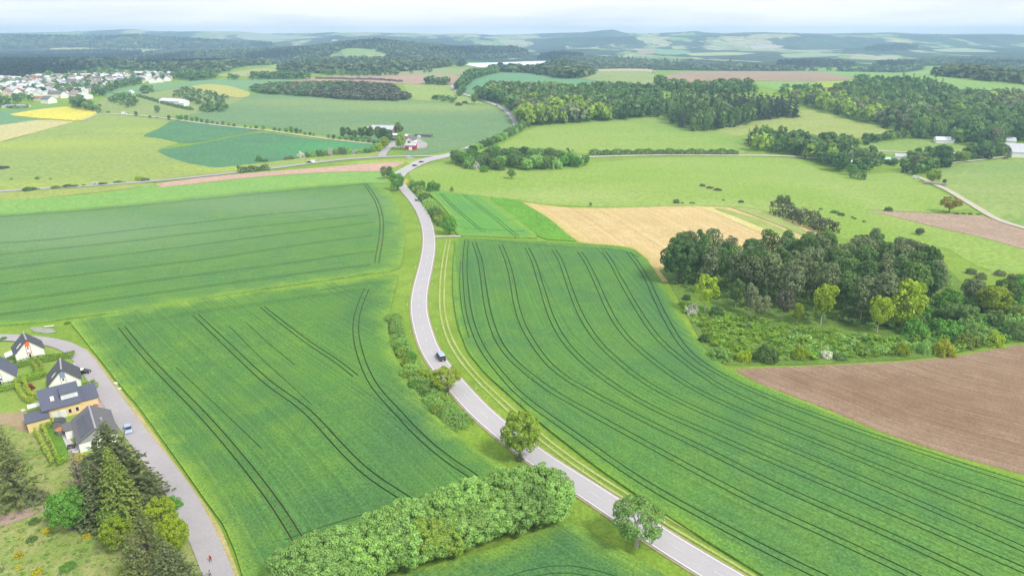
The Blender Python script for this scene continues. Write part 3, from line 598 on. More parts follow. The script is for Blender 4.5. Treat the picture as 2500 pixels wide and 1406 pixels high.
road('lane', 'short lane from the junction up to the farm', [(932,385),(934,376),(946,364),(957,357),(962,350)], 7, m_lane, 2.8)
road('lane', 'straight lane lined by the tree avenue', [(197,296),(222,287),(243,278),(300,281),(380,287),(470,299),(560,310),(640,318),(740,332),(830,344),(925,354),(950,354)], 5, m_track, 2.6, step=6)
road('track', 'pale road along the hedge at right', [(1400,387),(1440,384),(1500,382),(1600,380),(1750,380),(1930,382),(1990,388)], 6, m_track, 2.6, step=6)
road('track', 'pale farm track descending at far right', [(2238,432),(2260,441),(2290,455),(2315,466),(2380,505),(2440,540),(2500,557),(2600,590)], 4.5, m_track, 2.6, step=4)
road('track', 'hamlet lane below the white barns', [(2320,399),(2380,393),(2430,387),(2470,381),(2600,378)], 4.5, m_track, 2.6, step=5)
road('track', 'thin lane across the hamlet paddock', [(2120,369),(2200,372),(2280,375),(2400,377)], 4, m_track, 2.6, step=5)
road('street', 'grey village street curving round the houses', [(-100,828),(0,824),(80,829),(150,840),(190,862),(219,898),(254,950),(297,1010),(346,1078),(403,1152),(448,1216),(487,1290),(512,1350),(538,1410),(550,1450)], 5.2, m_lane, 3)
road('track', 'gravel turn-off beside the trimmed hedge row', [(1052,580),(1075,578),(1100,577),(1125,578)], 3.2, m_track, 2.8)
tp = centre([(1095,585),(1091,605),(1085,640),(1080,685),(1079,748),(1087,795),(1104,842),(1140,895),(1186,945),(1243,998),(1280,1032),(1330,1076),(1395,1125),(1492,1190),(1622,1268),(1719,1326),(1816,1381),(1880,1420)])
m_wheel = ground_mat('dry_wheel_ruts', [(.35, .39, .14), (.27, .35, .08), (.42, .43, .20)], 14, 3, .5)
for sg in (-1, 1):
    V, Q = ribbon(tp, sorted([sg * .55, sg * 1.25]), 1.6, .05)
    tag(put('grass_track', npm('grass_track', V, Q), [m_wheel]), ('left' if sg > 0 else 'right') + ' wheel rut of the grass track beside the wheat', kind='structure')

# ---------------------------------------------------------------- haze over the land
m_haze, nt = newmat('haze_air'); g = G(nt)
pv = g.n('ShaderNodeVolumePrincipled', {'Color': (.48, .71, 1, 1), 'Density': 1.6e-4, 'Anisotropy': 0.0})
nt.links.new(pv.outputs[0], g.n('ShaderNodeOutputMaterial').inputs['Volume'])
hb = MB().box(-8400, 8400, -400, 7900, -45, 172).mesh('haze')
tag(put('haze', hb, [m_haze]), 'thin blue summer haze over the distant hills', kind='stuff')
# ---------------------------------------------------------------- foliage geometry
def quads(C, N, s, rng, jit=.6, asp=.75):
    n = len(C); N = N + rng.normal(0, jit, (n, 3)); N /= np.linalg.norm(N, axis=1)[:, None]
    R = rng.normal(0, 1, (n, 3)); A = np.cross(N, R); A /= np.maximum(np.linalg.norm(A, axis=1), 1e-6)[:, None]; B = np.cross(N, A)
    s = (np.ones(n) * s)[:, None] * rng.uniform(.7, 1.3, (n, 1)) * .5
    V = np.stack([C - A * s, C - B * s * asp, C + A * s * 1.1, C + B * s * asp], 1).reshape(-1, 3)
    return V, np.arange(4 * n).reshape(-1, 4)
DIM = {}
LO = {'round': .2, 'tall': .24, 'pole': .42, 'bush': 0.0, 'open': .28, 'vase': .34}
def crown(seed, n, h, r, kind='round', lobes=40, fill=.30):
    """leaf positions of a crown h tall and r wide: many small rounded boughs set round an ellipsoid"""
    rng = np.random.default_rng(seed); lo = LO[kind]; K = lobes
    u = rng.uniform(-.9, 1, K); ph = np.arange(K) * 2.39996 + rng.uniform(-.5, .5, K); q = np.sqrt(1 - u * u)
    sh = rng.uniform(.45, 1.0, K) ** .6
    lr = rng.uniform(.7, 1.35, K) * min(.45, 2.1 / math.sqrt(K)) * (r * r * h * (1 - lo) / 2) ** (1 / 3) * .95
    if kind == 'open': lr *= .8
    if kind == 'bush':
        cz = np.abs(u) * h * .82 * sh - .02 * h; w = np.sqrt(np.clip(1 - (cz / h) ** 2, .1, 1)); c = np.stack([np.cos(ph) * q * r * sh, np.sin(ph) * q * r * sh, cz], 1)
    else:
        hz = h * (1 - lo) / 2; w = np.ones(K)
        if kind == 'vase': w = .45 + .55 * (u + 1) / 2
        if kind in ('tall', 'pole'): w = .8 + .2 * np.sin(ph * 1.7)
        c = np.stack([np.cos(ph) * q * r * sh * w, np.sin(ph) * q * r * sh * w, h * lo + hz + u * sh * hz], 1)
        c[:, :2] *= np.clip(1 - lr / (r * 1.6), .45, 1)[:, None]; c[:, 2] = np.minimum(c[:, 2], h - lr * .8)
    k = rng.choice(K, n, p=lr ** 2 / (lr ** 2).sum())
    d = rng.normal(0, 1, (n, 3)); d /= np.linalg.norm(d, axis=1)[:, None]
    mid = np.array([0, 0, h * (lo + 1) / 2 if kind != 'bush' else 0.0]); o = (c - mid) / np.array([r, r, h * (1 - lo) / 2]); o = o[k] / np.maximum(np.linalg.norm(o[k], axis=1), .2)[:, None]
    d = d + .5 * o + np.array([0, 0, .3]); d /= np.linalg.norm(d, axis=1)[:, None]
    P = c[k] + d * (lr[k] * rng.uniform(.82, 1.08, n))[:, None]
    P[:, 2] = np.maximum(P[:, 2], .03 * h)
    return P, d, rng
def crown_mesh(name, seed, n, h, r, leaf_s, kind='round', lobes=40):
    P, d, rng = crown(seed, n, h, r, kind, lobes); V, Q = quads(P, d, leaf_s, rng, .45); m = npm(name, V, Q); DIM[m.name] = (h, r); return m
def conifer_pts(seed, h, r, whorls, per, lq, droop=.25, gap=.0, lo=.08, taper=.85, irregular=.25):
    rng = np.random.default_rng(seed); P, N, Sz = [], [], []
    for i in range(whorls):
        f = (i + rng.uniform(-.3, .3)) / whorls; z = h * (lo + (1 - lo) * max(f, 0)); L = r * max(0.05, (1 - max(f, 0)) ** taper)
        nb = max(4, int(per * (1 - .5 * f))); a0 = rng.uniform(0, 6.28)
        for b in range(nb):
            if rng.uniform() < gap: continue
            a = a0 + 6.28 * b / nb + rng.uniform(-.25, .25); l = L * rng.uniform(1 - irregular, 1 + irregular * .6)
            m = max(2, int(lq * (l / r) + 1)); t = (np.arange(m) + rng.uniform(.2, .8, m)) / m
            rad = l * t; dz = -droop * l * t ** 1.4 + .12 * l * t ** 3
            w = rng.normal(0, .05 * l + .04 * r * .5, m)
            P.append(np.c_[rad * np.cos(a) - w * np.sin(a), rad * np.sin(a) + w * np.cos(a), z + dz]); N.append(np.c_[np.full(m, .35 * np.cos(a)), np.full(m, .35 * np.sin(a)), np.full(m, .9)])
            Sz.append(np.full(m, .5 * (L / r) ** .5 + .5))
    return np.vstack(P), np.vstack(N), np.concatenate(Sz), rng
def conifer_mesh(name, seed, h, r, whorls, per, lq, s, **k):
    P, N, z, rng = conifer_pts(seed, h, r, whorls, per, lq, **k); V, Q = quads(P, N, s * z, rng, .35, .55); return npm(name, V, Q)
def trunk_mesh(name, h, r, limbs=5, seed=0, top=.62, spread=.45):
    rg = random.Random(seed); mb = MB(); p = Vector((0, 0, -.4)); q = p; n = 4
    for i in range(n):
        q = Vector((rg.uniform(-.03, .03) * h, rg.uniform(-.03, .03) * h, h * top * (i + 1) / n)); mb.tube(p, q, r * (1 - .6 * i / n) * (1.25 if i == 0 else 1), r * (1 - .6 * (i + 1) / n), 7, False); p = q
    for i in range(limbs):
        a = rg.uniform(0, 6.28) + i * 2.4; z = h * rg.uniform(.28, top * .95); L = h * spread * rg.uniform(.5, .9)
        b = Vector((0, 0, z)); e = b + Vector((math.cos(a) * L * .7, math.sin(a) * L * .7, L * .62)); m_ = b.lerp(e, .5) + Vector((0, 0, -.06 * L))
        mb.tube(b, m_, r * .42, r * .28, 5, False); mb.tube(m_, e, r * .28, r * .08, 5, False)
    return mb.mesh(name, True)

# leaf colours
L_MAPLE = leaf('leaves_roadside', (.30, .43, .08)); L_HEDGE = leaf('leaves_hedge', (0.294, 0.486, 0.147))
L_LIME = leaf('leaves_fresh_lime', (0.36, 0.48, 0.05)); L_YEL = leaf('leaves_yellow_green', (.36, .46, .06))
L_DARK = leaf('leaves_dark', (0.121, 0.218, 0.081)); L_MID = leaf('leaves_mid', (0.167, 0.270, 0.092)); L_GREY = leaf('leaves_grey_green', (.22, .255, .15))
L_FRESH = leaf('leaves_green', (0.161, 0.356, 0.069)); L_PINE = leaf('needles_olive', (.20, .235, .10)); L_SPRUCE = leaf('needles_dark', (.07, .095, .06))
L_LARCH = leaf('needles_golden', (.23, .30, .07), .35, .3, (1.05, 1.02, .9)); L_BARE = leaf('twigs_grey', (0.263, 0.228, 0.175), .3, .05, (1.05, 1, .95)); L_BLOOM = leaf('blossom_white', (.6, .62, .52), .3, .2, (1, 1, 1))
L_GOLD = leaf('leaves_golden', (.44, .48, .05), .3, .3, (1, 1, 1)); L_COP = leaf('leaves_copse', (.205, .255, .13), .4, .3, (1.05, 1.05, .95)); L_NEED = leaf('needles_grey', (.155, .19, .09)); L_WOOD2 = leaf('leaves_far_dark', (.095, .135, .075), .35, .2); L_RED = leaf('leaves_dark_red', (0.350, 0.061, 0.044), .3, .15, (1.1, 1, 1)); L_BROOM = leaf('broom_flowers', (.56, .50, .04), .3, .2, (1, 1, 1)); L_HAW = leaf('leaves_purplish', (.135, .145, .095), .4, .1, (1.1, 1, 1))
L_NIGHT = leaf('needles_far_dark', (.032, .046, .042), .35, .1, (1.2, 1.1, 1)); L_OAK = leaf('leaves_budding_oak', (0.289, 0.228, 0.061), .35, .2, (1, 1.1, 1)); L_WOODS = leaf('leaves_far_wood', (.13, .175, .085), .35, .2)
L_CUT = leaf('leaves_clipped_hedge', (.23, .38, .05), .3); L_CUTY = leaf('leaves_clipped_yellow', (.35, .43, .075), .25)
BARK = plain('bark', (.17, .14, .11), .9, .3, 3); BARKW = plain('bark_pale', (.36, .33, .28), .9, .25, 3)

# shared crowns, each in its own true proportions
SHAPE = {'round': (10, 4.6), 'open': (10, 4.8), 'bush': (6, 5), 'tall': (10, 2.7), 'pole': (10, 2.8), 'vase': (10, 3.4)}
def crowns(kind, seeds, n, s, lobes): return [crown_mesh('crown', sd, n, *SHAPE[kind], s, kind, lobes) for sd in seeds]
NEAR = {'round': crowns('round', (1, 2, 3), 12000, .34, 130), 'open': crowns('open', (4, 5), 8500, .34, 90), 'bush': crowns('bush', (6, 7, 8), 9000, .34, 120)}
MIDC = {'round': crowns('round', (11, 12, 13, 14), 3300, .56, 60), 'tall': crowns('tall', (15, 16, 17, 9), 2300, .46, 46), 'pole': crowns('pole', (25, 26, 27), 1500, .46, 32), 'open': crowns('open', (18, 19), 2300, .56, 44), 'vase': crowns('vase', (20, 21), 2000, .5, 40), 'bush': crowns('bush', (22, 23, 24), 2600, .6, 56)}
LOWC = {'round': crowns('round', (31, 32, 33, 34), 800, 1.1, 26), 'bush': crowns('bush', (35, 36, 37), 500, 1.3, 22)}
CONN = [conifer_mesh('crown', 51 + i, 10, 3, 36, 13, 20, .40, taper=.75, irregular=.14) for i in range(2)]
CONM = [conifer_mesh('crown', 55 + i, 10, 2.4, 20, 8, 4, .95, gap=.08) for i in range(3)]
PINE = [conifer_mesh('crown', 61 + i, 10, 3.4, 24, 10, 18, .5, droop=-.05, gap=.22, lo=.16, taper=.6, irregular=.5) for i in range(2)]
TRN = [trunk_mesh('trunk', 10, .42, 9, i) for i in range(3)]; TRM = [trunk_mesh('trunk', 10, .3, 5, 10 + i) for i in range(3)]
TRT = [trunk_mesh('trunk', 10, .2, 4, 20 + i, .9, .2) for i in range(3)]
BMESH = {'near': NEAR, 'mid': MIDC, 'low': LOWC}
COUNT = {'tree': 0, 'bush': 0}
def omat(o, m):
    if not o.data.materials: o.data.materials.append(None)
    o.material_slots[0].link = 'OBJECT'; o.material_slots[0].material = m
def place(name, label, cat, x, y, h, r, mesh, mat, trunk=None, bark=BARK, group=None, sink=.1, hh=10., rr=5., rot=None):
    z = float(terrain(x, y)) - sink
    rt = rnd.uniform(0, 6.28) if rot is None else rot
    COUNT['bush' if cat == 'bush' else 'tree'] += 1
    if trunk is None:
        o = put(name, mesh, (), None, (x, y, z), rt); hh, rr = DIM.get(mesh.name, (hh, rr)); o.scale = (r / rr, r / rr, h / hh); omat(o, mat); return tag(o, label, cat, group)
    e = empty(name, (x, y, z), rt, label, cat, group)
    hh, rr = DIM.get(mesh.name, (hh, rr)); o = put('crown', mesh, (), e); o.scale = (r / rr, r / rr, h / hh); omat(o, mat)
    t = put('trunk', trunk, (), e); ts = h / 10; t.scale = (max(r / 5, .5 * ts), max(r / 5, .5 * ts), ts); omat(t, bark); return e
def pxtree(name, label, px, py, hp, wp, lod, kind, mat, cat='tree', trunk=True, group=None, bark=BARK, con=False):
    """base pixel, apparent height and width in photo pixels"""
    x, y, z = W1(px, py); d = depth(x, y, z); dep = math.atan2(CAM_H - z, math.hypot(x, y))
    r = max(.4, wp / 2 * d / F); h = max(.6, (hp * d / F - r * math.sin(dep) * (.8 if not con else .3)) / math.cos(dep)); h = max(h, r * .6)
    if cat == 'bush': trunk = False
    if con:
        mesh = rnd.choice(con); rr = {id(CONN): 3., id(CONM): 2.4, id(PINE): 3.4}[id(con)]
    else: mesh = rnd.choice(BMESH[lod].get(kind) or BMESH[lod]['round']); rr = 5.
    tr = None if not trunk else rnd.choice(TRN if lod == 'near' else TRM)
    return place(name, label, cat, x, y, h, r, mesh, mat, tr, bark, group, rr=rr)
def hedge(name, label, px, width, height, mat, s=.4, dens=10, cat='hedge', wob=.25, group=None, flat=.35, world=None, seed=5):
    rng = np.random.default_rng(seed + abs(int(px[0][0]))); c = smooth(walk(Wd(crom(px)), 1.5)[0], 2); N_ = normals(c)
    L = np.hypot(*np.diff(c, axis=0).T).sum(); n = max(60, int(L * (width + 2 * height) * dens / 4))
    t = rng.uniform(0, len(c) - 1.01, n); i = t.astype(int); f = (t - i)[:, None]; P = c[i] * (1 - f) + c[i + 1] * f; nn = N_[i]
    th = rng.uniform(-.15, np.pi + .15, n); cs, sn = np.cos(th), np.sin(th)
    ex = np.sign(cs) * np.abs(cs) ** flat * width / 2; ez = np.abs(sn) ** flat * height
    bump = 1 + wob * (np.sin(t * .9 + rng.uniform(0, 6)) * .5 + np.sin(t * .37 + 1) * .5) + rng.normal(0, .08, n)
    Q = P + nn * (ex * bump)[:, None]; z = terrain(Q[:, 0], Q[:, 1]) + ez * bump
    nrm = np.c_[nn * cs[:, None], sn]; V, q = quads(np.c_[Q, z], nrm, s, rng, .5)
    o0 = np.array([c[:, 0].mean(), c[:, 1].mean(), float(terrain(*c.mean(0)))])
    o = put(name, npm(name, V - o0, q), [mat], None, tuple(o0)); return tag(o, label, cat, group)

ORD = ['first', 'second', 'third', 'fourth', 'fifth', 'sixth', 'seventh', 'eighth', 'ninth', 'tenth', 'eleventh', 'twelfth', 'thirteenth', 'fourteenth', 'fifteenth', 'sixteenth', 'seventeenth', 'eighteenth', 'nineteenth', 'twentieth', 'twenty-first', 'twenty-second', 'twenty-third', 'twenty-fourth', 'twenty-fifth', 'twenty-sixth', 'twenty-seventh', 'twenty-eighth', 'twenty-ninth', 'thirtieth'] + ['thirty-%s' % s for s in 'first second third fourth fifth sixth seventh eighth ninth'.split()]
# ---------------------------------------------------------------- single trees along the main road
pxtree('roadside_tree', 'full round yellow-green roadside tree below the middle of the road', 1271, 1118, 126, 97, 'near', 'round', L_MAPLE)
pxtree('roadside_tree', 'open-crowned roadside tree with pale trunk nearest the bottom edge', 1552, 1333, 134, 132, 'near', 'open', L_HEDGE, bark=BARKW)
pxtree('roadside_tree', 'yellow-green tree leaning over the road just behind the black van', 1093, 956, 70, 76, 'near', 'open', L_YEL)
pxtree('roadside_tree', 'dark round tree standing at the crest of the road', 970, 466, 44, 39, 'mid', 'round', L_FRESH)
pxtree('field_tree', 'pale blossoming tree left of the road crest', 938, 438, 32, 20, 'mid', 'tall', L_GREY)
pxtree('field_tree', 'darker tree between the blossoming one and the crest tree', 951, 436, 30, 22, 'mid', 'round', L_MID)
pxtree('field_tree', 'round dark tree at the lower end of the trimmed tree row', 1097, 572, 48, 42, 'mid', 'round', L_FRESH)
for px, py, w, lb in ((1027, 458, 24, 'left one of the two round bushy trees beside the yellow board'), (1057, 466, 34, 'larger right one of two round bushy trees beside the yellow board'), (1008, 452, 17, 'small bushy tree right next to the yellow board')):
    pxtree('field_tree', lb, px, py, w * .9, w, 'mid', 'bush', L_FRESH)
pxtree('field_tree', 'small young tree at the corner of the small wheat field', 1103, 470, 15, 11, 'mid', 'tall', L_LIME)
pxtree('field_tree', 'single dark tree in the meadow below the tree belt', 1249, 437, 27, 23, 'mid', 'tall', L_MID)
pxtree('field_tree', 'large brownish budding tree by the far right ploughed field', 2317, 519, 40, 48, 'mid', 'open', L_OAK)
pxtree('field_tree', 'wide dome-shaped dark tree in the right meadow', 1912, 495, 25, 33, 'mid', 'bush', L_MID)
pxtree('field_tree', 'small grey-blooming tree in front of the far right field', 2244, 573, 18, 22, 'mid', 'round', L_HAW)
pxtree('field_tree', 'tiny tree on the bank above the tan field', 1442, 503, 9, 7, 'low', 'round', L_FRESH)
pxtree('field_tree', 'slim pale tree beside the upper road opposite the wood', 1158, 256, 26, 20, 'mid', 'tall', L_MID)
pxtree('field_tree', 'dark conical tree alone in the meadow near the greenhouse', 385, 276, 17, 15, 'low', 'round', L_DARK)
# row of small trees beside the road (clipped row)
row = walk(Wd(crom([(1012,458),(1030,478),(1050,505),(1068,530),(1082,550)])), 6.5)[0]
for i, (x, y) in enumerate(row):
    place('row_tree', ORD[i] + ' compact tree from the crest in the trimmed row beside the road', 'tree', x, y, rnd.uniform(4.6, 5.8), rnd.uniform(3.9, 4.7), rnd.choice(MIDC['bush']), rnd.choice((L_HEDGE, L_MID, L_MAPLE)), rnd.choice(TRM), group='trimmed tree row along the road')
row = walk(Wd(crom([(1156,367),(1185,357),(1215,345),(1240,332),(1262,320),(1285,305)])), 9)[0]
for i, (x, y) in enumerate(row):
    place('row_tree', ORD[i] + ' bushy tree from the junction in the row hiding the road', 'tree', x, y, rnd.uniform(7, 9), rnd.uniform(4.5, 5.5), rnd.choice(MIDC['bush']), rnd.choice((L_HEDGE, L_MID)), rnd.choice(TRM), group='tree row above the junction')
# bushes left of the road
cc = walk(Wd(crom([(964,782),(968,805),(974,830),(984,856),(997,882),(1006,900)])), 1)[0]
for i in range(18):
    x, y = cc[int((len(cc) - 1) * i / 17)]; x += rnd.uniform(-1.6, 1.6); r = rnd.uniform(1.6, 2.6)
    place('bush', ORD[i] + ' bush from the top in the strip between wheat and road', 'bush', x, y, r * rnd.uniform(1.1, 1.6), r, rnd.choice(NEAR['bush']), rnd.choice((L_HEDGE, L_HEDGE, L_MAPLE, L_FRESH, L_HEDGE)), group='bush strip between wheat and road')
cc = walk(Wd(crom([(1018,915),(1030,940),(1052,968),(1078,998),(1102,1022),(1130,1042)])), 1)[0]
for i in range(20):
    x, y = cc[int((len(cc) - 1) * i / 19)]; x += rnd.uniform(-2.2, 2.2); r = rnd.uniform(2.0, 3.3) * (1 - .3 * i / 19)
    place('bush', ORD[i] + ' bush from the top in the lower thicket below the leaning tree', 'bush', x, y, r * rnd.uniform(.9, 1.5), r, rnd.choice(NEAR['bush']), L_LIME if i == 1 else rnd.choice((L_HEDGE, L_MAPLE, L_HEDGE, L_FRESH, L_HEDGE)), group='lower thicket on the road bank')
for lb, pl, w_ in (('rough scrub growing along the wheat edge above the van', [(958,772),(966,800),(973,830),(984,856),(998,884),(1012,908)], 4.5), ('rough scrub along the road bank below the leaning tree', [(1016,910),(1034,942),(1056,972),(1084,1004),(1112,1030),(1138,1046)], 6.0)):
    hedge('scrub', lb, pl, w_, 1.7, L_HEDGE, .4, 34, 'scrub', .45, None, .7)
pxtree('bush', 'tiny bush at the foot of the full roadside tree', 1268, 1122, 18, 24, 'mid', 'bush', L_GREY, cat='bush')
# the big hedge at the bottom: two rows of trees
for k, (ln, n) in enumerate((([(1345,1238),(1290,1230),(1235,1246),(1120,1281),(1004,1318),(889,1372),(788,1395),(715,1436)], 21), ([(1352,1258),(1297,1284),(1200,1304),(1100,1342),(1019,1368),(900,1412),(800,1450),(730,1490)], 21))):
    c = walk(Wd(crom(ln)), 1)[0]
    for i in range(n):
        x, y = c[int((len(c) - 1) * i / (n - 1))]; r = rnd.uniform(4.3, 5.5)
        m = L_MAPLE if (k, i) == (0, 5) else L_MAPLE if (k, i) in ((1, 11), (1, 9)) else L_HEDGE
        lb = {(1, 9): 'slightly yellower tree in the middle of the thick bottom hedge', (0, 5): 'lighter green tree on the field side of the thick bottom hedge', (1, 11): 'olive-yellow tree near the lower left of the thick hedge'}.get((k, i), ORD[i] + ' tree from the right in the ' + ('field-side' if k == 0 else 'front') + ' row of the thick bottom hedge')
        place('hedge_tree', lb, 'tree', x, y, rnd.uniform(7.6, 10) * (1 if k == 0 else .86), r, rnd.choice(NEAR['round']), m, rnd.choice(TRN), group='trees of the thick bottom hedge')
# bottom left corner
for a in [('spruce', 'tall dark spruce beside the grey roofed house and street', 300, 1238, 222, 225, CONN, L_NEED), ('larch', 'golden green conifer in front of the dark spruce', 306, 1285, 205, 130, CONN, L_LARCH),
          ('dead_larch', 'slim greyish bare conifer beside the garden hedge', 205, 1215, 130, 62, PINE, L_BARE), ('pine', 'dark layered pine at the left edge', 45, 1232, 165, 150, PINE, L_PINE), ('pine', 'loose pine crown above the layered pine at the left edge', 18, 1140, 130, 92, PINE, L_PINE),
          ('pine', 'olive pine standing by the lime green tree at bottom', 375, 1400, 165, 110, PINE, L_PINE), ('spruce', 'grey-green spruce at the bottom edge next to the walker', 432, 1470, 160, 165, CONN, L_NEED), ('pine', 'brownish pine filling the gap left of the bottom edge', 345, 1450, 165, 105, PINE, L_PINE), ('spruce', 'young dark spruce hidden behind the golden conifer', 250, 1270, 150, 130, CONN, L_NEED)]:
    pxtree(a[0], a[1], a[2], a[3], a[4], a[5], 'near', '', a[7], con=a[6])
for a in [(178, 1292, 112, 98, L_FRESH, 'round fresh green broadleaf tree left of the spruces'), (293, 1343, 92, 76, L_LIME, 'small yellow-green tree in front of the conifers'), (400, 1300, 96, 78, L_LIME, 'lime green tree between conifers and street'), (428, 1345, 92, 76, L_LIME, 'bright yellow-lime tree nearest the street kerb'), (285, 1295, 76, 66, L_FRESH, 'bluish green tree behind the small yellow-green one'), (232, 1150, 50, 60, L_MID, 'dark leafy tree at the corner of the white gable')]:
    pxtree('garden_tree', a[5], a[0], a[1], a[2], a[3], 'near', 'round', a[4])
for px, py, h, w, m, lb in [(88,1222,36,58,L_GREY,'grey-green bush right of the layered pine'), (114,1298,16,22,L_BROOM,'yellow broom bush below the dirt path'), (212,1312,16,20,L_BROOM,'pale yellow broom bush under the fresh green tree'), (48,1358,20,20,L_BROOM,'yellow broom bush near the left edge'), (91,1398,18,22,L_BROOM,'yellow broom bush at the bottom edge'), (45,1384,10,14,L_BROOM,'smallest broom bush near the bottom left'), (196,1122,22,34,L_BROOM,'flowering yellow bush at the corner of the white gable'),
    (75,950,18,18,L_RED,'round dark red bush in the garden'), (85,1275,18,26,L_MID,'low green bush left of the topmost broom'), (78,1318,16,24,L_MID,'green bush between the two left brooms'), (165,1385,14,40,L_FRESH,'flat spreading bush in the rough grass'), (312,1400,34,46,L_LIME,'yellowish bush at the bottom edge by the pines'), (420,1238,40,50,L_FRESH,'green bush beside the street above the lime tree'), (9,829,10,18,L_FRESH,'small garden bush at the left edge of the street'), (165,790,8,14,L_FRESH,'tiny bush at the corner of the lower wheat field')]:
    pxtree('bush', lb, px, py, h, w, 'near' if w > 30 else 'mid', 'bush', m, cat='bush')
for px, w, h, m, lb in [([(34,900),(80,889),(130,880),(184,872)],2.0,1.8,L_CUT,'clipped hedge in front of the first white house'), ([(90,892),(98,908),(106,924)],1.8,1.6,L_CUTY,'short yellowish hedge between two lawns'), ([(46,938),(75,930),(112,920)],1.8,2.0,L_CUT,'dark clipped hedge behind the red bush'), ([(50,936),(58,958),(72,980),(95,984)],2.2,2.0,L_CUTY,'yellowish clipped hedge bending round the lawn'),
    ([(-30,962),(10,955),(48,945)],2.0,1.8,L_CUT,'clipped hedge at the left edge below the white house'), ([(96,1052),(120,1042),(144,1036)],1.8,1.7,L_CUT,'short clipped hedge under the ochre house'), ([(98,1056),(114,1088),(130,1120),(138,1138)],1.8,1.7,L_CUTY,'straight yellowish hedge beside the fresh lawn'), ([(138,1138),(152,1134),(166,1124)],1.8,1.7,L_CUT,'end piece of hedge below the fresh lawn'), ([(205,956),(222,954),(238,944)],2.0,1.8,L_CUT,'small front garden hedge next to the street')]:
    hedge('hedge', lb, px, w * 1.2, h * 1.1, m, .34, 90, wob=.12, flat=.3)
for px, w, h, m, lb in [([(1897,521),(1940,537),(1990,556),(2032,572)],9,6.5,L_HAW,'dark purplish thorn hedge above the tan field'), ([(1206,375),(1260,374),(1320,373),(1345,374)],6,3.5,L_HAW,'low dark hedge behind the tree belt'), ([(580,421),(610,419),(655,414)],7,3.5,L_DARK,'low dark hedge between bare strip and lane'), ([(770,193),(830,194),(866,196)],5,3,L_HAW,'thin dark hedge across the far brown field, left piece'), ([(870,195),(920,196),(981,201)],5,3,L_HAW,'thin dark hedge across the far brown field, right piece'),
    ([(337,236),(370,245),(400,254),(440,264),(470,270)],5,3,L_DARK,'straight dark hedge in front of the greenhouse'), ([(2142,396),(2165,400),(2180,404)],5,3,L_DARK,'small dark hedge by the green roofed shed'), ([(2085,434),(2100,439),(2113,440)],8,6,L_DARK,'dark clump of hedge below the hamlet barn'), ([(0,262),(50,265),(68,262)],5,3,L_DARK,'dark hedge edging the storage yard at left'), ([(1440,379),(1520,378),(1600,377),(1700,377),(1800,377)],7,4,L_MID,'ragged hedge along the pale road')]:
    hedge('hedge', lb, px, w, h, m, 1.0, 11, wob=.3, flat=.6)
# avenue
AV = [(333,284,12,8),(367,289,7,7),(384,290,4,4),(413,293,11,8),(435,294,12,9),(443,294,13,10),(456,296,14,10),(469,297,10,9),(481,298,12,10),(493,299,8,8),(507,303,11,9),(519,302,7,8),(531,304,6,6),(545,306,10,8),(559,308,7,8),(572,310,8,8),(599,313,7,7),(612,314,5,6),(626,315,8,9),(643,318,11,10),(671,320,9,9),(683,320,7,9),(699,323,11,11),(712,326,17,11),(724,327,14,10),(734,325,9,8),(745,330,7,8),(757,332,9,8),(766,333,7,6),(803,339,11,9),(815,341,12,9),(830,342,9,9),(845,343,9,11),(859,345,12,11),(873,347,11,12),(887,348,10,11),(901,350,10,11),(914,352,9,12),(925,354,10,9)]
for i, (px, py, h, w) in enumerate(AV):
    pale = i in (21, 25, 17, 12)
    pxtree('avenue_tree', ORD[i] + (' tree from the left in the lane avenue, pale and thin' if pale else ' tree from the left in the avenue beside the straight lane'), px, py, h, w, 'low', 'round', L_GREY if pale else L_FRESH if i % 3 else L_DARK, group='pale avenue trees' if pale else 'avenue trees along the straight lane')
for i, (px, py, h, w, m) in enumerate([(838,338,27,16,L_DARK),(852,336,25,15,L_DARK),(866,340,22,16,L_MID),(882,338,26,18,L_DARK),(895,338,28,18,L_DARK),(905,340,30,18,L_DARK),(925,346,36,20,L_DARK),(938,347,34,20,L_DARK),(951,350,33,18,L_DARK)]):
    pxtree('farm_tree', ORD[i] + ' tall dark tree from the left screening the farm', px, py, h, w, 'mid', 'round', m, group='dark trees screening the farm')
for px, py, h, w, m, lb in [(940,364,30,24,L_YEL,'yellow-green tree left of the farm lane'), (925,369,20,22,L_LIME,'lower lime tree left of the farm lane'), (979,366,42,27,L_MAPLE,'tall yellow-green tree beside the red barn'), (973,325,26,18,L_MID,'round tree behind the large farm barn'), (978,324,17,16,L_DARK,'dark small tree at the gable of the large farm barn')]:
    pxtree('farm_tree', lb, px, py, h, w, 'mid', 'round', m)
for i, (px, py, h, w) in enumerate([(700,390,11,14),(712,389,12,14),(735,386,18,20),(750,384,15,18),(765,383,18,20),(780,382,20,20),(795,380,16,18),(805,379,22,20),(820,378,18,18),(835,377,22,22),(850,376,17,20),(865,375,12,20),(880,374,14,20),(895,373,13,20),(910,371,16,18)]):
    bl = i in (0, 2, 7, 9, 11)
    pxtree('bush', ORD[i] + (' bush from the left above the side lane, whitish blossoming' if bl else ' bush from the left above the side lane, dark green'), px, py, h, w, 'mid', 'bush', L_BLOOM if bl and i % 3 else L_GREY if bl else L_MID if i % 2 else L_HEDGE, cat='bush', group='blossoming bushes above the side lane' if bl else 'dark bushes above the side lane')
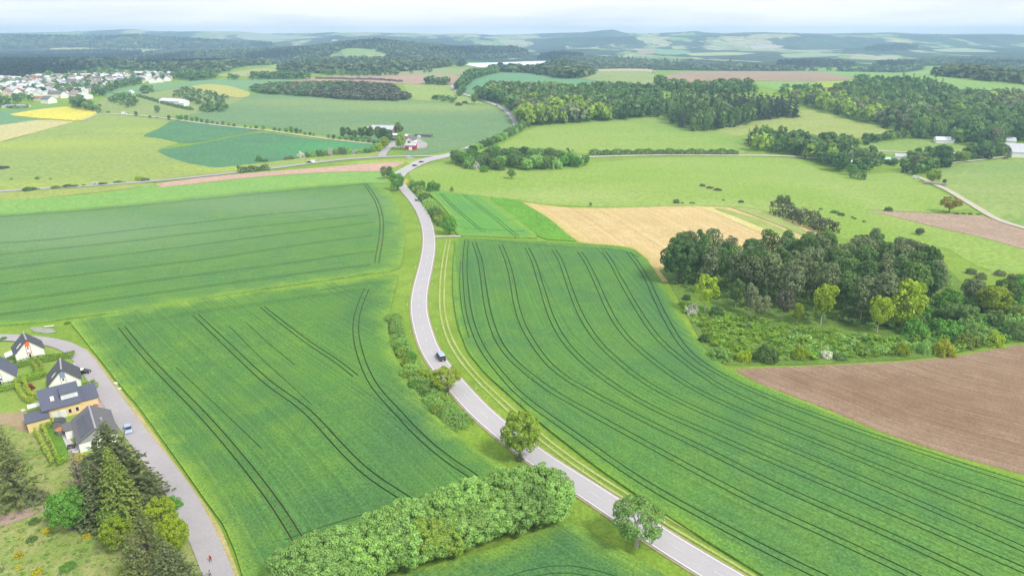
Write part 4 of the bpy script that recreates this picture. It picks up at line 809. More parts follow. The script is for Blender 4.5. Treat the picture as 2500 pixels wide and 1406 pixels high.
for px, py, h, w, m, lb in [(28,439,5,6,L_FRESH,'tiny bush leftmost in the grassland'), (91,438,8,10,L_FRESH,'small bush in the grassland above the lane'), (123,439,5,6,L_FRESH,'tiny bush right of the small grassland bush'), (71,465,10,32,L_DARK,'long dark bush by the lane, leftmost'), (94,463,4,9,L_FRESH,'tiny round bush beside the long dark one'), (136,460,7,24,L_MID,'flat bush second along the lane'), (165,457,9,26,L_DARK,'dark bush third along the lane'), (184,456,6,18,L_MID,'low bush right after the third one on the lane'), (205,454,5,10,L_DARK,'little round bush before the white blossoming one'),
    (232,452,11,19,L_BLOOM,'white blossoming bush by the lane'), (250,451,8,20,L_DARK,'dark bush right of the white blossoming one'), (287,447,8,18,L_DARK,'dark bush alone between lane and grassland'), (303,446,4,8,L_FRESH,'tiny bush right of the lone dark bush'), (340,441,15,18,L_LIME,'yellow-green bush where the bare strip begins'), (354,442,11,20,L_GREY,'grey bush where the bare strip begins'), (8,412,9,26,L_HAW,'grey bush at the left edge of the grassland'),
    (633,394,18,15,L_FRESH,'upright bush at the lower edge of the teal field'), (648,395,8,14,L_DARK,'low bush beside the upright one at the teal field'), (1928,499,8,18,L_DARK,'flat bush in front of the dome-shaped tree'), (1885,498,5,8,L_DARK,'small bush left of the dome-shaped tree'), (1905,499,3,8,L_DARK,'tiny bush under the dome-shaped tree'), (1808,495,9,12,L_HAW,'grey bush alone in the right meadow'), (1651,496,13,16,L_GREY,'round grey-green bush above the tan field'), (1666,497,5,7,L_FRESH,'tiny bush beside the grey-green one'), (1690,497,6,14,L_FRESH,'small double bush above the tan field'), (1766,490,4,7,L_DARK,'small dark bush between the two grey ones'),
    (1715,455,8,14,L_HAW,'leftmost scrub patch on the meadow bank'), (1733,460,7,18,L_HAW,'middle scrub patch on the meadow bank'), (1752,465,6,20,L_HAW,'lowest scrub patch on the meadow bank'), (2038,520,9,20,L_DARK,'dark bush on the slope left of the ploughed wedge'), (2054,526,9,18,L_DARK,'second dark bush down the slope'), (2081,532,5,6,L_DARK,'tiny bush on the slope'), (2087,535,5,8,L_DARK,'tiny round bush lower on the slope'), (2109,542,5,9,L_DARK,'lowest of the small slope bushes'), (2004,512,6,8,L_MID,'pale bush above the slope bushes'),
    (2168,515,14,18,L_MID,'round bush at the tip of the ploughed wedge'), (2336,523,5,10,L_DARK,'first small bush right of the budding tree'), (2353,523,5,10,L_DARK,'second small bush right of the budding tree'), (2368,524,6,9,L_DARK,'third small bush right of the budding tree'), (2390,524,4,9,L_DARK,'last small bush right of the budding tree'), (2212,422,16,20,L_HAW,'grey bush at the hamlet meadow'), (2224,424,10,14,L_BLOOM,'whitish bush at the hamlet meadow'), (1744,318,4,7,L_DARK,'small bush at the corner of the conifer wood'), (1120,258,10,16,L_HAW,'purplish bush left of the upper road'), (1135,253,8,14,L_DARK,'dark bush beside the upper road')]:
    pxtree('bush', lb, px, py, h, w, 'low' if w < 14 else 'mid', 'bush', m, cat='bush')
# trees of the hamlet
for px, py, h, w, m, k, lb in [(2079,428,28,27,L_FRESH,'round','round green tree beside the hamlet barn'), (2098,397,36,30,L_MID,'round','large tree behind the hamlet barn'), (2085,372,30,18,L_DARK,'tall','dark slim tree above the hamlet barn'), (2118,400,30,22,L_GREY,'open','thin grey-green tree right of the hamlet barn'), (2168,401,14,12,L_DARK,'bush','small dark tree by the green roofed shed'), (2184,405,18,18,L_DARK,'round','dark round tree by the grey roofed house'), (2228,424,46,26,L_GREY,'tall','tall pale tree near the hamlet track'), (2246,412,30,24,L_GREY,'round','grey tree behind the tall pale one'), (2257,420,34,26,L_LIME,'round','yellow-green tree at the top of the hamlet track'), (2277,446,32,36,L_MAPLE,'round','round tree at the bend of the hamlet track'), (2304,452,15,11,L_MID,'tall','slim young tree at the hamlet track'),
    (2297,406,52,48,L_DARK,'round','big dark tree group in the middle of the hamlet'), (2264,376,20,17,L_MID,'tall','small tree on the paddock lane'), (2327,396,20,20,L_DARK,'round','dark tree first right of the big group'), (2352,395,26,30,L_MAPLE,'round','yellowish tree second right of the big group'), (2374,391,18,18,L_DARK,'round','small dark tree third right of the big group'), (2403,387,32,36,L_MID,'round','broad tree fourth right of the big group'), (2428,383,26,28,L_MID,'round','tree next to the white barns'), (2457,345,12,11,L_DARK,'tall','dark little tree above the white farmhouse')]:
    pxtree('hamlet_tree', lb, px, py, h, w, 'mid', k, m)
pxtree('spruce', 'tall grey spruce at the left end of the hamlet trees', 1840, 358, 56, 26, 'mid', '', L_SPRUCE, con=CONM)
pxtree('spruce', 'smaller dark spruce beside the tall grey one', 1826, 352, 38, 18, 'mid', '', L_SPRUCE, con=CONM)

# ---------------------------------------------------------------- woods: nearest trees one by one, the rest as one mass each
def scatter(poly, sp, h0, h1, rfac=.36, seed=0, top=.75, base_shift=0):
    """trees of a wood: base and most of the crown must fall inside the outline seen in the photo"""
    rng = np.random.default_rng(seed); pl = np.asarray(poly, float); B = Wd(ring(poly))
    x0, y0 = B.min(0); x1, y1 = B.max(0)
    gx, gy = np.meshgrid(np.arange(x0, x1, sp), np.arange(y0, y1, sp)); P = np.c_[gx.ravel(), gy.ravel()] + rng.uniform(-.42, .42, (gx.size, 2)) * sp
    z = terrain(P[:, 0], P[:, 1]); h = rng.uniform(h0, h1, len(P)); q = np.c_[proj(P[:, 0], P[:, 1], z)]; t = np.c_[proj(P[:, 0], P[:, 1], z + h * top)]
    k = inside(pl, q) & inside(pl, t); return P[k], h[k], h[k] * rfac * rng.uniform(.8, 1.2, k.sum()), rng
LOWARR = {}
def lowarr(kind, n, s, seed):
    if kind == 'con':
        P, N_, z, rng = conifer_pts(seed, 1, .27, 7, 5, 1, irregular=.2, lo=.1); V, Q = quads(P, N_, s * .22 * z, rng, .3, .8)
    else:
        P, d, rng = crown(seed, n, 1.0, .4, 'bush' if n < 30 else 'round', 14); V, Q = quads(P, d, s * .3, rng, .45, .9)
    return V
def mass(name, label, trees, kinds, mats, n=60, s=.9, seed=0):
    """one mesh for the trees too far to pick apart: kinds -> material index"""
    rng = np.random.default_rng(seed); P, h, r = trees
    if not len(P): return None
    ki = rng.choice(len(kinds), len(P), p=[k[1] for k in kinds]); VV, MI, TV = [], [], []
    # stands of one kind keep together
    if len(kinds) > 1:
        f = np.sin(P[:, 0] / 70 + seed) + np.sin(P[:, 1] / 110 + 2 * seed) + rng.normal(0, .5, len(P)); o = np.argsort(f); c = np.cumsum([k[1] for k in kinds]); ki[o] = np.searchsorted(c, (np.arange(len(P)) + .5) / len(P))
    for i, (kind, _, mi) in enumerate(kinds):
        arr = [lowarr(kind, n, s, 900 + 10 * i + j) for j in range(4)]; idx = np.where(ki == i)[0]
        for j, a in enumerate(arr):
            id2 = idx[j::4]
            if not len(id2): continue
            an = rng.uniform(0, 6.28, len(id2)); ca, sa = np.cos(an)[:, None], np.sin(an)[:, None]
            hh = h[id2][:, None]; rr = (r[id2] / .4)[:, None] if kind != 'con' else hh
            X = (a[None, :, 0] * ca - a[None, :, 1] * sa) * rr + P[id2, 0][:, None]; Y = (a[None, :, 0] * sa + a[None, :, 1] * ca) * rr + P[id2, 1][:, None]
            Z = a[None, :, 2] * hh + terrain(P[id2, 0], P[id2, 1])[:, None]
            VV.append(np.stack([X, Y, Z], 2).reshape(-1, 3)); nq = len(a) // 4; MI.append(np.full(nq * len(id2), mi)); TV.append(np.repeat(rng.uniform(0, 1, len(id2)), nq))
    V = np.vstack(VV); Q = np.arange(len(V)).reshape(-1, 4); me = npm(name, V, Q, np.concatenate(MI))
    me.attributes.new('tv', 'FLOAT', 'FACE').data.foreach_set('value', np.concatenate(TV).astype(np.float32))
    return tag(put(name, me, mats), label, kind='stuff')
# copse on the right: trees one by one
CAND = []            # (apparent size, maker) for wood trees; the largest become things
cop = [(1604,668),(1612,600),(1650,572),(1700,560),(1760,556),(1830,578),(1900,552),(1960,540),(2060,575),(2130,560),(2200,552),(2250,575),(2295,600),(2320,650),(2322,690),(2290,745),(2230,780),(2150,800),(2060,790),(1980,770),(1900,750),(1830,735),(1760,720),(1700,700),(1650,690)]
P, h, r, rng = scatter(cop, 8.6, 14.5, 20.5, .245, 3, .99)
o = np.argsort(-P[:, 1])
for i in o:
    fr = proj(P[i, 0], P[i, 1], 0)[1] > 725; k = rng.choice(['pole', 'pole', 'tall']) if fr else rng.choice(['tall', 'tall', 'tall', 'pole', 'round']); m = [L_DARK, L_MID, L_COP, L_COP, L_MID, L_COP][rng.integers(6)]
    qx, qy = proj(P[i, 0], P[i, 1], float(terrain(P[i, 0], P[i, 1])))
    zone = ('front' if qy > 730 else 'middle' if qy > 660 else 'rear') + ' of the ' + ('left end' if qx < 1780 else 'left half' if qx < 1960 else 'right half' if qx < 2150 else 'right end')
    look = {'tall': 'slim upright', 'round': 'round-crowned', 'pole': 'bare-trunked'}[k] + {id(L_DARK): ' dark green', id(L_MID): ' mid green', id(L_COP): ' grey-green'}[id(m)]
    place('copse_tree', look + ' tree in the ' + zone + ' of the copse', 'tree', P[i, 0], P[i, 1], h[i], r[i] * (1.25 if k == 'round' else 1), rnd.choice(MIDC[k]), m, rnd.choice(TRT), BARKW if rnd.random() < .5 else BARK, group='trees of the copse')
pxtree('copse_tree', 'big rounded dark tree at the left end of the copse', 1655, 690, 118, 92, 'near', 'round', L_DARK)
pxtree('copse_tree', 'tall dark tree right behind the rounded left end of the copse', 1697, 690, 130, 36, 'mid', 'tall', L_DARK)
for px, py, hp, wp, m, k, lb in [(1719,764,96,58,L_LIME,'open','pale lime tree on a thin trunk at the front of the copse'), (2002,796,110,66,L_LIME,'vase','yellow-green ivy-clad tree in the middle of the copse front'), (1944,795,60,28,L_YEL,'vase','small yellowish tree with slanting branches before the copse'), (2200,800,122,90,L_LIME,'round','big bright yellow-green tree in the right half of the copse'), (2140,812,96,60,L_LIME,'open','lime tree with forked bare stems left of the bright big one'), (2420,770,80,78,L_YEL,'round','yellow-green tree at the right end of the copse'), (1852,785,70,50,L_GREY,'open','thin grey tree with white trunk at the copse front'), (1795,752,74,34,L_MID,'tall','slim tree on a bare trunk near the left copse front'), (1826,768,80,36,L_GREY,'tall','slim grey tree left of the white-trunked one'), (1910,780,78,46,L_HAW,'open','brownish thin tree right of the white-trunked one'),
    (2455,742,64,66,L_MID,'round','mid green tree behind the yellow-green one at the right end of the copse'), (2500,735,70,70,L_FRESH,'round','tree cut by the right edge beside the copse, upper one'), (2372,742,66,58,L_COP,'round','grey-green tree left of the yellow-green one at the right end'), (2085,745,90,44,L_LIME,'tall','slim lime tree in the centre of the copse'), (2262,700,90,50,L_DARK,'round','dark tree at the upper right edge of the copse'), (2490,800,60,60,L_LARCH,'round','olive tree cut by the right edge beside the copse'), (2310,790,56,52,L_MID,'round','green tree between the two bright ones in the copse'), (2355,800,60,56,L_MID,'round','second green tree between the two bright ones')]:
    pxtree('copse_tree', lb, px, py, hp, wp, 'mid', k, m, bark=BARKW)
for i, (px, py, h_, w, m) in enumerate([(1758,876,40,52,L_HEDGE),(1815,880,34,36,L_LIME),(1868,880,52,56,L_MID),(1952,874,38,40,L_LIME),(2016,872,24,28,L_BLOOM),(2050,876,22,36,L_MID),(2200,866,40,34,L_LIME),(2255,862,42,30,L_HEDGE),(2304,866,52,44,L_GOLD),(2360,846,44,50,L_LARCH),(2420,840,44,54,L_LIME),(2480,825,50,60,L_MID),(1690,765,30,34,L_BLOOM),(1676,732,18,22,L_DARK),(1720,832,22,26,L_DARK),(2370,668,18,24,L_GREY),(2395,680,20,24,L_GREY),(2440,672,18,26,L_GREY),(2478,684,22,32,L_GREY),(1750,770,30,34,L_DARK),(2105,862,24,40,L_MID),(2150,858,22,44,L_HEDGE)]):
    lbs = ['olive rounded bush at the left end of the copse front','lime bush second along the copse front','bluish green bush third along the copse front','yellow-green bush fourth along the copse front','white blossoming bush at the copse front','flat dark bush right of the white blossoming one','lime upright bush left of the golden one','pale upright bush just left of the golden one','golden yellow bush at the copse front','olive-yellow bush right of the golden one','lime bush at the right end of the copse front','green bush at the right edge of the copse front','whitish blossoming bush by the wheat edge','dark bush at the wheat edge above the blossoming one','dark small bush on the copse bank near the wheat','first grey blooming bush behind the copse','second grey blooming bush behind the copse','third grey blooming bush behind the copse','fourth grey blooming bush behind the copse near the edge','dark low bush beneath the pale lime tree','low green bush in the middle of the copse front','spreading bush left of the lime upright one']
    pxtree('bush', lbs[i], px, py, h_, w, 'mid', 'bush', m, cat='bush')
# low undergrowth of the copse front
P, h, r, rng = scatter([(1650,735),(1760,760),(1900,790),(2060,815),(2200,825),(2330,800),(2470,770),(2500,800),(2470,838),(2340,858),(2200,868),(2000,880),(1860,885),(1765,878),(1725,840),(1690,780)], 2.4, .9, 2.3, .8, 8, .2)
mass('undergrowth', 'bright green ferny undergrowth in front of the copse', (P, h, r), [('b', .55, 0), ('b', .25, 1), ('b', .2, 2)], [L_CUT, L_HEDGE, L_FRESH], 60, .6, 4)
P, h, r, rng = scatter([(2200,770),(2320,720),(2420,690),(2520,700),(2520,790),(2440,825),(2300,850),(2230,850)], 8.0, 4.5, 7.5, .66, 12, .5)
for i in range(len(P)):
    place('copse_tree', ('lower ' if proj(P[i, 0], P[i, 1], 0)[1] > 800 else 'upper ') + ('left' if proj(P[i, 0], P[i, 1], 0)[0] < 2330 else 'middle' if proj(P[i, 0], P[i, 1], 0)[0] < 2430 else 'outer') + ' bushy tree on the right slope of the copse', 'tree', P[i, 0], P[i, 1], h[i], r[i], rnd.choice(MIDC['bush']), rnd.choice((L_MID, L_FRESH, L_MID, L_HEDGE)), rnd.choice(TRM), group='low trees on the right slope of the copse')
P, h, r, rng = scatter([(1630,690),(1680,640),(1900,620),(2150,620),(2330,680),(2300,760),(2150,810),(1950,780),(1780,750)], 4.5, 1.2, 3, .8, 18, .2)
mass('undergrowth', 'shady bushy undergrowth between the copse trunks', (P, h, r), [('b', .6, 0), ('b', .4, 1)], [L_MID, L_HEDGE], 40, .75, 5)
# tree belt in the middle
P, h, r, rng = scatter([(1108,404),(1112,378),(1150,372),(1260,374),(1400,374),(1412,386),(1440,392),(1462,396),(1400,412),(1360,417),(1260,416),(1200,416),(1150,412)], 8.6, 8, 11.5, .52, 21, .42)
for i in range(len(P)):
    bx = proj(P[i, 0], P[i, 1], 0)
    place('belt_tree', ('front' if bx[1] > 403 else 'rear') + ' row tree in the belt right of the junction, ' + ('left end' if bx[0] < 1180 else 'left half' if bx[0] < 1270 else 'right half' if bx[0] < 1370 else 'right end'), 'tree', P[i, 0], P[i, 1], h[i], r[i], rnd.choice(MIDC['bush'] + MIDC['round']), rnd.choice((L_MID, L_FRESH, L_MID, L_DARK, L_HEDGE)), rnd.choice(TRM), group='trees of the belt right of the junction')
pxtree('belt_tree', 'whitish blooming small tree in front of the belt', 1163, 414, 22, 17, 'mid', 'bush', L_BLOOM)
pxtree('belt_tree', 'dark round small tree at the front foot of the belt', 1182, 420, 20, 18, 'mid', 'bush', L_FRESH)

# the big woods: (outline, spacing, heights, radius factor, kinds, materials, name, labels)
LB, DKc, MDc = [L_DARK, L_MID, L_SPRUCE, L_GREY, L_LIME], 0, 1
WOODS = [
 ('near broadleaf wood', [(1150,245),(1160,222),(1190,207),(1300,208),(1420,212),(1460,206),(1500,205),(1560,212),(1612,222),(1618,285),(1570,290),(1480,297),(1400,302),(1320,308),(1295,315),(1272,310),(1258,285),(1240,264),(1205,250),(1172,246)], 10, 14, 20, .38, [('b', .34, 0), ('b', .42, 1), ('b', .14, 3), ('b', .10, 4)], 'broadleaf tree in the wood above the hidden road bend', 'round green treetops massed in the wood above the road bend', 1),
 ('conifer wood', [(1622,232),(1700,228),(1800,230),(1900,236),(1972,262),(1980,288),(1900,292),(1850,297),(1800,312),(1740,322),(1690,322),(1640,305),(1625,285)], 9, 16, 23, .25, [('b', .22, 1), ('con', .78, 2)], 'tree in the dark mixed wood right of the broadleaf wood', 'dark conifer tops massed behind the olive meadow', 2),
 ('hillside wood', [(1850,232),(1900,226),(1990,222),(2060,208),(2150,194),(2250,196),(2330,216),(2420,222),(2560,232),(2560,350),(2480,350),(2440,362),(2390,362),(2300,344),(2245,340),(2190,326),(2120,302),(2060,288),(1995,270),(1970,262)], 10.5, 13, 20, .38, [('b', .28, 0), ('b', .36, 1), ('con', .16, 2), ('b', .1, 3), ('b', .1, 4)], 'tree at the foot of the wooded hillside above the hamlet', 'mixed woodland covering the hillside above the hamlet', 3),
 ('belt wood', [(1588,200),(1600,188),(1640,196),(1700,202),(1770,200),(1832,196),(1850,215),(1880,232),(1760,232),(1650,228),(1615,220)], 11, 12, 17, .4, [('b', .5, 0), ('b', .5, 1)], 'tree in the narrow wood below the greyish field', 'narrow dark wood below the greyish crest field', 4),
 ('hamlet wood', [(1832,368),(1830,330),(1850,318),(1920,318),(1960,332),(2000,338),(2040,330),(2085,342),(2092,375),(2070,402),(2055,425),(2000,398),(1960,388),(1940,380),(1880,374)], 9, 10, 17, .4, [('b', .45, 1), ('b', .4, 0), ('b', .15, 4)], 'tree in the grove left of the hamlet barn', 'trees of the grove left of the hamlet', 5),
 ('paddock belt', [(2085,348),(2095,335),(2180,322),(2250,322),(2260,338),(2180,346),(2100,356)], 9, 7, 10, .45, [('b', .6, 0), ('b', .4, 1)], 'bushy tree in the belt above the hamlet paddock', 'bushy belt above the hamlet paddock', 6),
]
far = []
for nm, pl, sp, h0, h1, rf, kinds, lb_one, lb_mass, sd_ in WOODS:
    P, h, r, rng = scatter(pl, sp, h0, h1, rf, 40 + sd_, .7)
    far.append([nm, P, h, r, kinds, lb_one, lb_mass, sd_])
allc = []
for wi, w in enumerate(far):
    z = terrain(w[1][:, 0], w[1][:, 1]); d = depth(w[1][:, 0], w[1][:, 1], z); px, py = proj(w[1][:, 0], w[1][:, 1], z)
    for i in range(len(w[1])):
        if -20 < px[i] < 2520: allc.append((w[2][i] * F / d[i], wi, i))
allc.sort(reverse=True); left = max(60, 330 - COUNT['tree'])
single = {wi: set() for wi in range(len(far))}
for s_, wi, i in allc[:left]: single[wi].add(i)
for wi, (nm, P, h, r, kinds, lb1, lbm, sd_) in enumerate(far):
    km = {0: L_DARK, 1: L_MID, 2: L_SPRUCE, 3: L_GREY, 4: L_MAPLE}
    zz = terrain(P[:, 0], P[:, 1]); wx, wy = proj(P[:, 0], P[:, 1], zz); si = sorted(single[wi]); qx = np.quantile(wx[si], [.2, .4, .6, .8]) if si else 0; qm = np.median(wy[si]) if si else 0
    for i in si:
        zl = ', ' + ['far left', 'left', 'middle', 'right', 'far right'][int((wx[i] > qx).sum())] + (' front' if wy[i] > qm else ' second row')
        kd = random.Random(i).choices(kinds, [k[1] for k in kinds])[0]
        if kd[0] == 'con': place('spruce', lb1.replace('tree', 'spruce', 1) + zl, 'tree', P[i, 0], P[i, 1], h[i] * 1.1, h[i] * .2, rnd.choice(CONM), km[kd[2]], rnd.choice(TRT), group=nm + ' spruces', rr=2.4)
        else: place('wood_tree', lb1 + zl, 'tree', P[i, 0], P[i, 1], h[i], r[i], rnd.choice(LOWC['round']), km[kd[2]], rnd.choice(TRM), group=nm + ' trees')
    keep = np.array([i not in single[wi] for i in range(len(P))])
    if keep.any(): mass('woodland', lbm, (P[keep], h[keep], r[keep]), kinds, [L_DARK, L_MID, L_SPRUCE, L_GREY, L_MAPLE], 70, .95, sd_)
# thicket in the left middle, orchard, scrub
P, h, r, rng = scatter([(614,224),(618,213),(660,205),(760,202),(860,202),(960,208),(976,222),(1004,235),(1000,245),(960,248),(870,246),(740,236),(640,230)], 6.5, 4, 8, .7, 60, .5)
mass('thicket', 'dark purplish thorn thicket on the low hill at left', (P, h, r), [('b', .55, 0), ('b', .3, 1), ('b', .15, 2)], [L_HAW, L_DARK, L_GREY], 46, 1.0, 7)
def clump(label, poly, sp, h0, h1, seed, kinds=(('b', .6, 0), ('b', .4, 1)), rf=.55, n=40, mats=None, top=.5, name='shrubbery'):
    P, h, r, rng = scatter(poly, sp, h0, h1, rf, seed, top)
    if len(P): mass(name, label, (P, h, r), list(kinds), mats or [L_DARK, L_MID, L_SPRUCE, L_GREY], n, 1.0, seed)
clump('scattered orchard shrubs between greenhouse and barley', [(420,222),(470,212),(560,238),(540,262),(500,262),(450,246)], 11, 3, 6, 61)
clump('dark shrubs at the corner of the big crop field', [(480,272),(490,262),(545,255),(562,262),(545,275),(500,276)], 7, 4, 8, 62)
clump('dark shrubs behind the greenhouse', [(418,236),(430,230),(448,238),(500,250),(490,258),(455,252)], 8, 4, 7, 63)
clump('dark shrubs near the meadow dugout', [(255,245),(300,228),(325,236),(346,258),(310,264),(270,250)], 9, 4, 8, 64)
clump('dark shrubs on the rise above the greenhouse', [(340,226),(352,212),(378,218),(380,228)], 8, 5, 9, 65)
clump('row of tall dark trees beside the rapeseed', [(166,262),(178,250),(240,262),(240,276),(205,270)], 7, 10, 14, 66, name='tree_row')
clump('bushy end of the far brown field', [(1036,207),(1042,194),(1098,196),(1100,210)], 9, 9, 13, 67)
clump('bushes strewn below the upper road', [(1045,243),(1060,234),(1110,242),(1108,252),(1070,248)], 8, 4, 8, 68)
clump('roadside trees climbing along the upper road', [(1110,222),(1120,200),(1140,178),(1170,172),(1225,166),(1222,178),(1190,184),(1150,200),(1128,222)], 9, 9, 13, 69)
clump('hedge trees left of the far brown field', [(600,196),(610,184),(700,180),(760,184),(758,194),(680,196)], 11, 8, 13, 70)
clump('bushes in the band before the far woods', [(770,184),(790,176),(900,178),(1010,178),(1050,172),(1060,178),(960,186),(860,188)], 14, 6, 11, 71)
clump('two dark trees in the field beyond the village', [(548,196),(556,186),(586,186),(584,196)], 12, 8, 12, 72)
clump('village edge trees near the far green field', [(430,196),(440,178),(520,176),(530,192),(470,200)], 12, 9, 14, 73)
clump('trees screening the village side facing the meadow', [(215,236),(230,215),(300,200),(340,196),(345,208),(290,218),(250,238)], 12, 8, 13, 74, rf=.45)
clump('trees among the lower village gardens', [(-60,258),(0,236),(50,232),(95,240),(66,258),(30,262),(0,262)], 15, 8, 13, 75, rf=.45)
clump('trees among the middle village gardens', [(120,232),(140,212),(205,205),(215,222),(190,236),(150,240)], 13, 8, 12, 76, rf=.45)
clump('garden trees scattered through the village', [(-60,236),(0,200),(100,182),(240,172),(430,172),(430,194),(300,210),(200,222),(100,236)], 27, 7, 13, 77, rf=.5)
clump('bushes at the village street junction', [(160,252),(170,238),(200,238),(206,252),(180,258)], 9, 6, 9, 78)
clump('conifer tops on the crest of the wooded hillside', [(2190,212),(2200,192),(2290,196),(2330,210),(2290,222),(2220,218)], 16, 16, 22, 79, (('con', 1, 2),))
clump('low bushes beside the far crest field', [(2078,196),(2084,186),(2130,187),(2132,195)], 10, 5, 8, 80)
clump('round trees before the yellow-lime field', [(1905,232),(1915,213),(2005,212),(2006,226),(1950,232)], 11, 9, 13, 81)
clump('tree tufts at the roadside near the far brown field', [(1118,236),(1124,212),(1136,214),(1134,236)], 8, 7, 10, 82)
clump('trees around the hamlet barn', [(2085,375),(2130,366),(2155,380),(2150,402),(2120,420),(2088,424)], 9, 6, 11, 91, rf=.45, n=70)
clump('trees between hamlet gardens', [(2196,412),(2215,385),(2250,372),(2310,370),(2335,392),(2320,408),(2290,424),(2262,440),(2230,428)], 9.5, 6, 12, 92, rf=.42, n=70)
clump('trees along the hamlet lane before the white barns', [(2330,398),(2345,368),(2400,355),(2445,352),(2452,380),(2400,392)], 9.5, 7, 13, 93, rf=.42, n=70)
P, h, r, rng = scatter([(0,1260),(140,1215),(190,1300),(330,1350),(330,1406),(0,1406)], 2.2, .25, .7, 1.1, 95, .1)
mass('low_weeds', 'tufts of weeds and small shrubs in the rough grass corner', (P, h, r), [('b', .5, 0), ('b', .3, 1), ('b', .2, 2)], [L_CUT, L_FRESH, L_GREY], 26, .7, 96)
P, h, r, rng = scatter([(0,1075),(95,1065),(165,1130),(180,1180),(120,1225),(0,1230)], 2.4, .2, .6, 1.1, 97, .1)
mass('low_weeds', 'tufts of weeds in the grass between pines and garden', (P, h, r), [('b', .6, 0), ('b', .4, 1)], [L_CUT, L_FRESH], 26, .7, 98)
# distant forests
DW = [L_WOODS, L_WOOD2, L_NIGHT]
def forest(label, poly, sp, h0, h1, seed, kinds, n=22):
    P, h, r, rng = scatter(poly, sp, h0, h1, .42, seed, .6); mass('forest', label, (P, h, r * 1.25), kinds, DW, n, 1.5, seed)
BL = [('b', .6, 0), ('b', .4, 1)]; CN = [('b', .12, 1), ('con', .88, 2)]; MX = [('b', .45, 0), ('b', .25, 1), ('con', .3, 2)]
forest('dark conifer forest behind the village', [(-80,200),(-80,128),(60,128),(150,124),(250,122),(345,124),(350,140),(280,152),(300,158),(300,166),(215,172),(130,184),(60,188),(0,198)], 12, 17, 24, 101, CN)
forest('broadleaf forest between village and wooded hill', [(215,162),(280,150),(340,138),(360,126),(420,122),(520,120),(640,118),(720,114),(765,118),(820,124),(800,140),(730,150),(668,158),(600,162),(560,170),(520,182),(440,176),(300,170)], 12, 15, 20, 102, MX)
forest('broadleaf forest below the central wooded hill', [(672,172),(688,158),(735,150),(800,140),(860,140),(950,140),(1040,142),(1105,146),(1112,160),(1030,172),(950,178),(860,182),(760,180),(700,178)], 12, 14, 20, 103, BL)
forest('wooded hill in the centre of the far view', [(700,122),(780,106),(840,98),(880,90),(920,86),(985,92),(1040,102),(1130,108),(1260,116),(1290,128),(1270,142),(1120,146),(1020,142),(950,138),(940,132),(915,122),(870,117),(835,121),(820,128),(760,120)], 15, 13, 18, 104, [('b', .5, 0), ('b', .32, 1), ('con', .18, 2)])
forest('forest around the white plastic rows', [(1100,160),(1130,150),(1260,146),(1270,150),(1140,155),(1128,164)], 12, 14, 20, 105, MX)
forest('woods right of the white plastic rows', [(1190,176),(1195,162),(1250,160),(1300,166),(1345,152),(1380,138),(1500,142),(1640,152),(1720,158),(1840,160),(1990,166),(2130,166),(2250,160),(2270,168),(2200,178),(2000,174),(1800,174),(1610,172),(1560,168),(1450,171),(1438,184),(1420,192),(1370,192),(1300,180),(1240,177)], 12, 14, 20, 106, BL)
forest('wood rounding off the crest field at right', [(2276,186),(2284,172),(2320,160),(2400,164),(2480,176),(2600,184),(2600,222),(2500,206),(2400,197),(2330,190)], 12, 14, 20, 107, BL)
forest('dark conifer strip on the far right plain', [(1890,168),(1900,150),(1990,146),(2080,152),(2130,162),(2000,166)], 14, 17, 24, 108, CN)
forest('mixed forest across the far right plain', [(2130,166),(2140,152),(2250,146),(2380,140),(2520,146),(2600,150),(2600,184),(2500,176),(2400,163),(2320,158),(2250,162)], 15, 15, 22, 109, MX)
forest('forest on the left horizon hill', [(-80,126),(-80,86),(0,86),(200,88),(330,85),(430,92),(520,98),(620,103),(720,110),(640,116),(420,120),(262,121),(200,116),(120,118)], 26, 24, 32, 110, MX, 12)
forest('dark wooded knoll on the right plain', [(2090,124),(2130,112),(2190,107),(2240,112),(2250,122),(2180,126)], 22, 20, 28, 111, CN)
forest('dark forest right of the central wooded hill', [(1040,132),(1060,116),(1260,116),(1300,128),(1270,140),(1120,142)], 16, 17, 24, 112, CN)
forest('small conifer woods on the plain right of centre', [(1290,148),(1320,132),(1380,126),(1440,136),(1400,148)], 15, 16, 22, 113, CN)
forest('lone dark conifer groups on the right plain', [(1480,146),(1500,138),(1640,146),(1800,150),(1790,158),(1640,154)], 30, 16, 22, 114, CN)
# ---------------------------------------------------------------- buildings
WHITE = plain('white_render', (.80, .79, .77), .8, .05); CREAM = plain('cream_render', (.72, .64, .52), .8, .06); OCHRE = plain('ochre_render', (.74, .55, .28), .8, .06); PINK = plain('pinkish_render', (.66, .52, .46), .8, .06)
SLATE = plain('dark_slate', (.075, .075, .088), .6, .18, 4); SLATEB = plain('blue_slate', (.095, .105, .15), .6, .12, 4); GREYR = plain('grey_tiles', (.135, .13, .14), .7, .15, 4); BROWNR = plain('brown_tiles', (.27, .20, .175), .8, .2, 2); REDR = plain('red_tiles', (.36, .12, .08), .8, .2, 2); PALER = plain('pale_fibre_roof', (.46, .46, .50), .8, .1, .5); SHEET = plain('light_metal_roof', (.66, .69, .76), .6, .06, .4)
BRICKM = plain('brick_wall', (.30, .17, .13), .85, .2, 1); REDW = plain('red_boards', (.40, .035, .035), .7, .12, 1); TIMB = plain('grey_timber', (.20, .18, .17), .85, .2, 1)
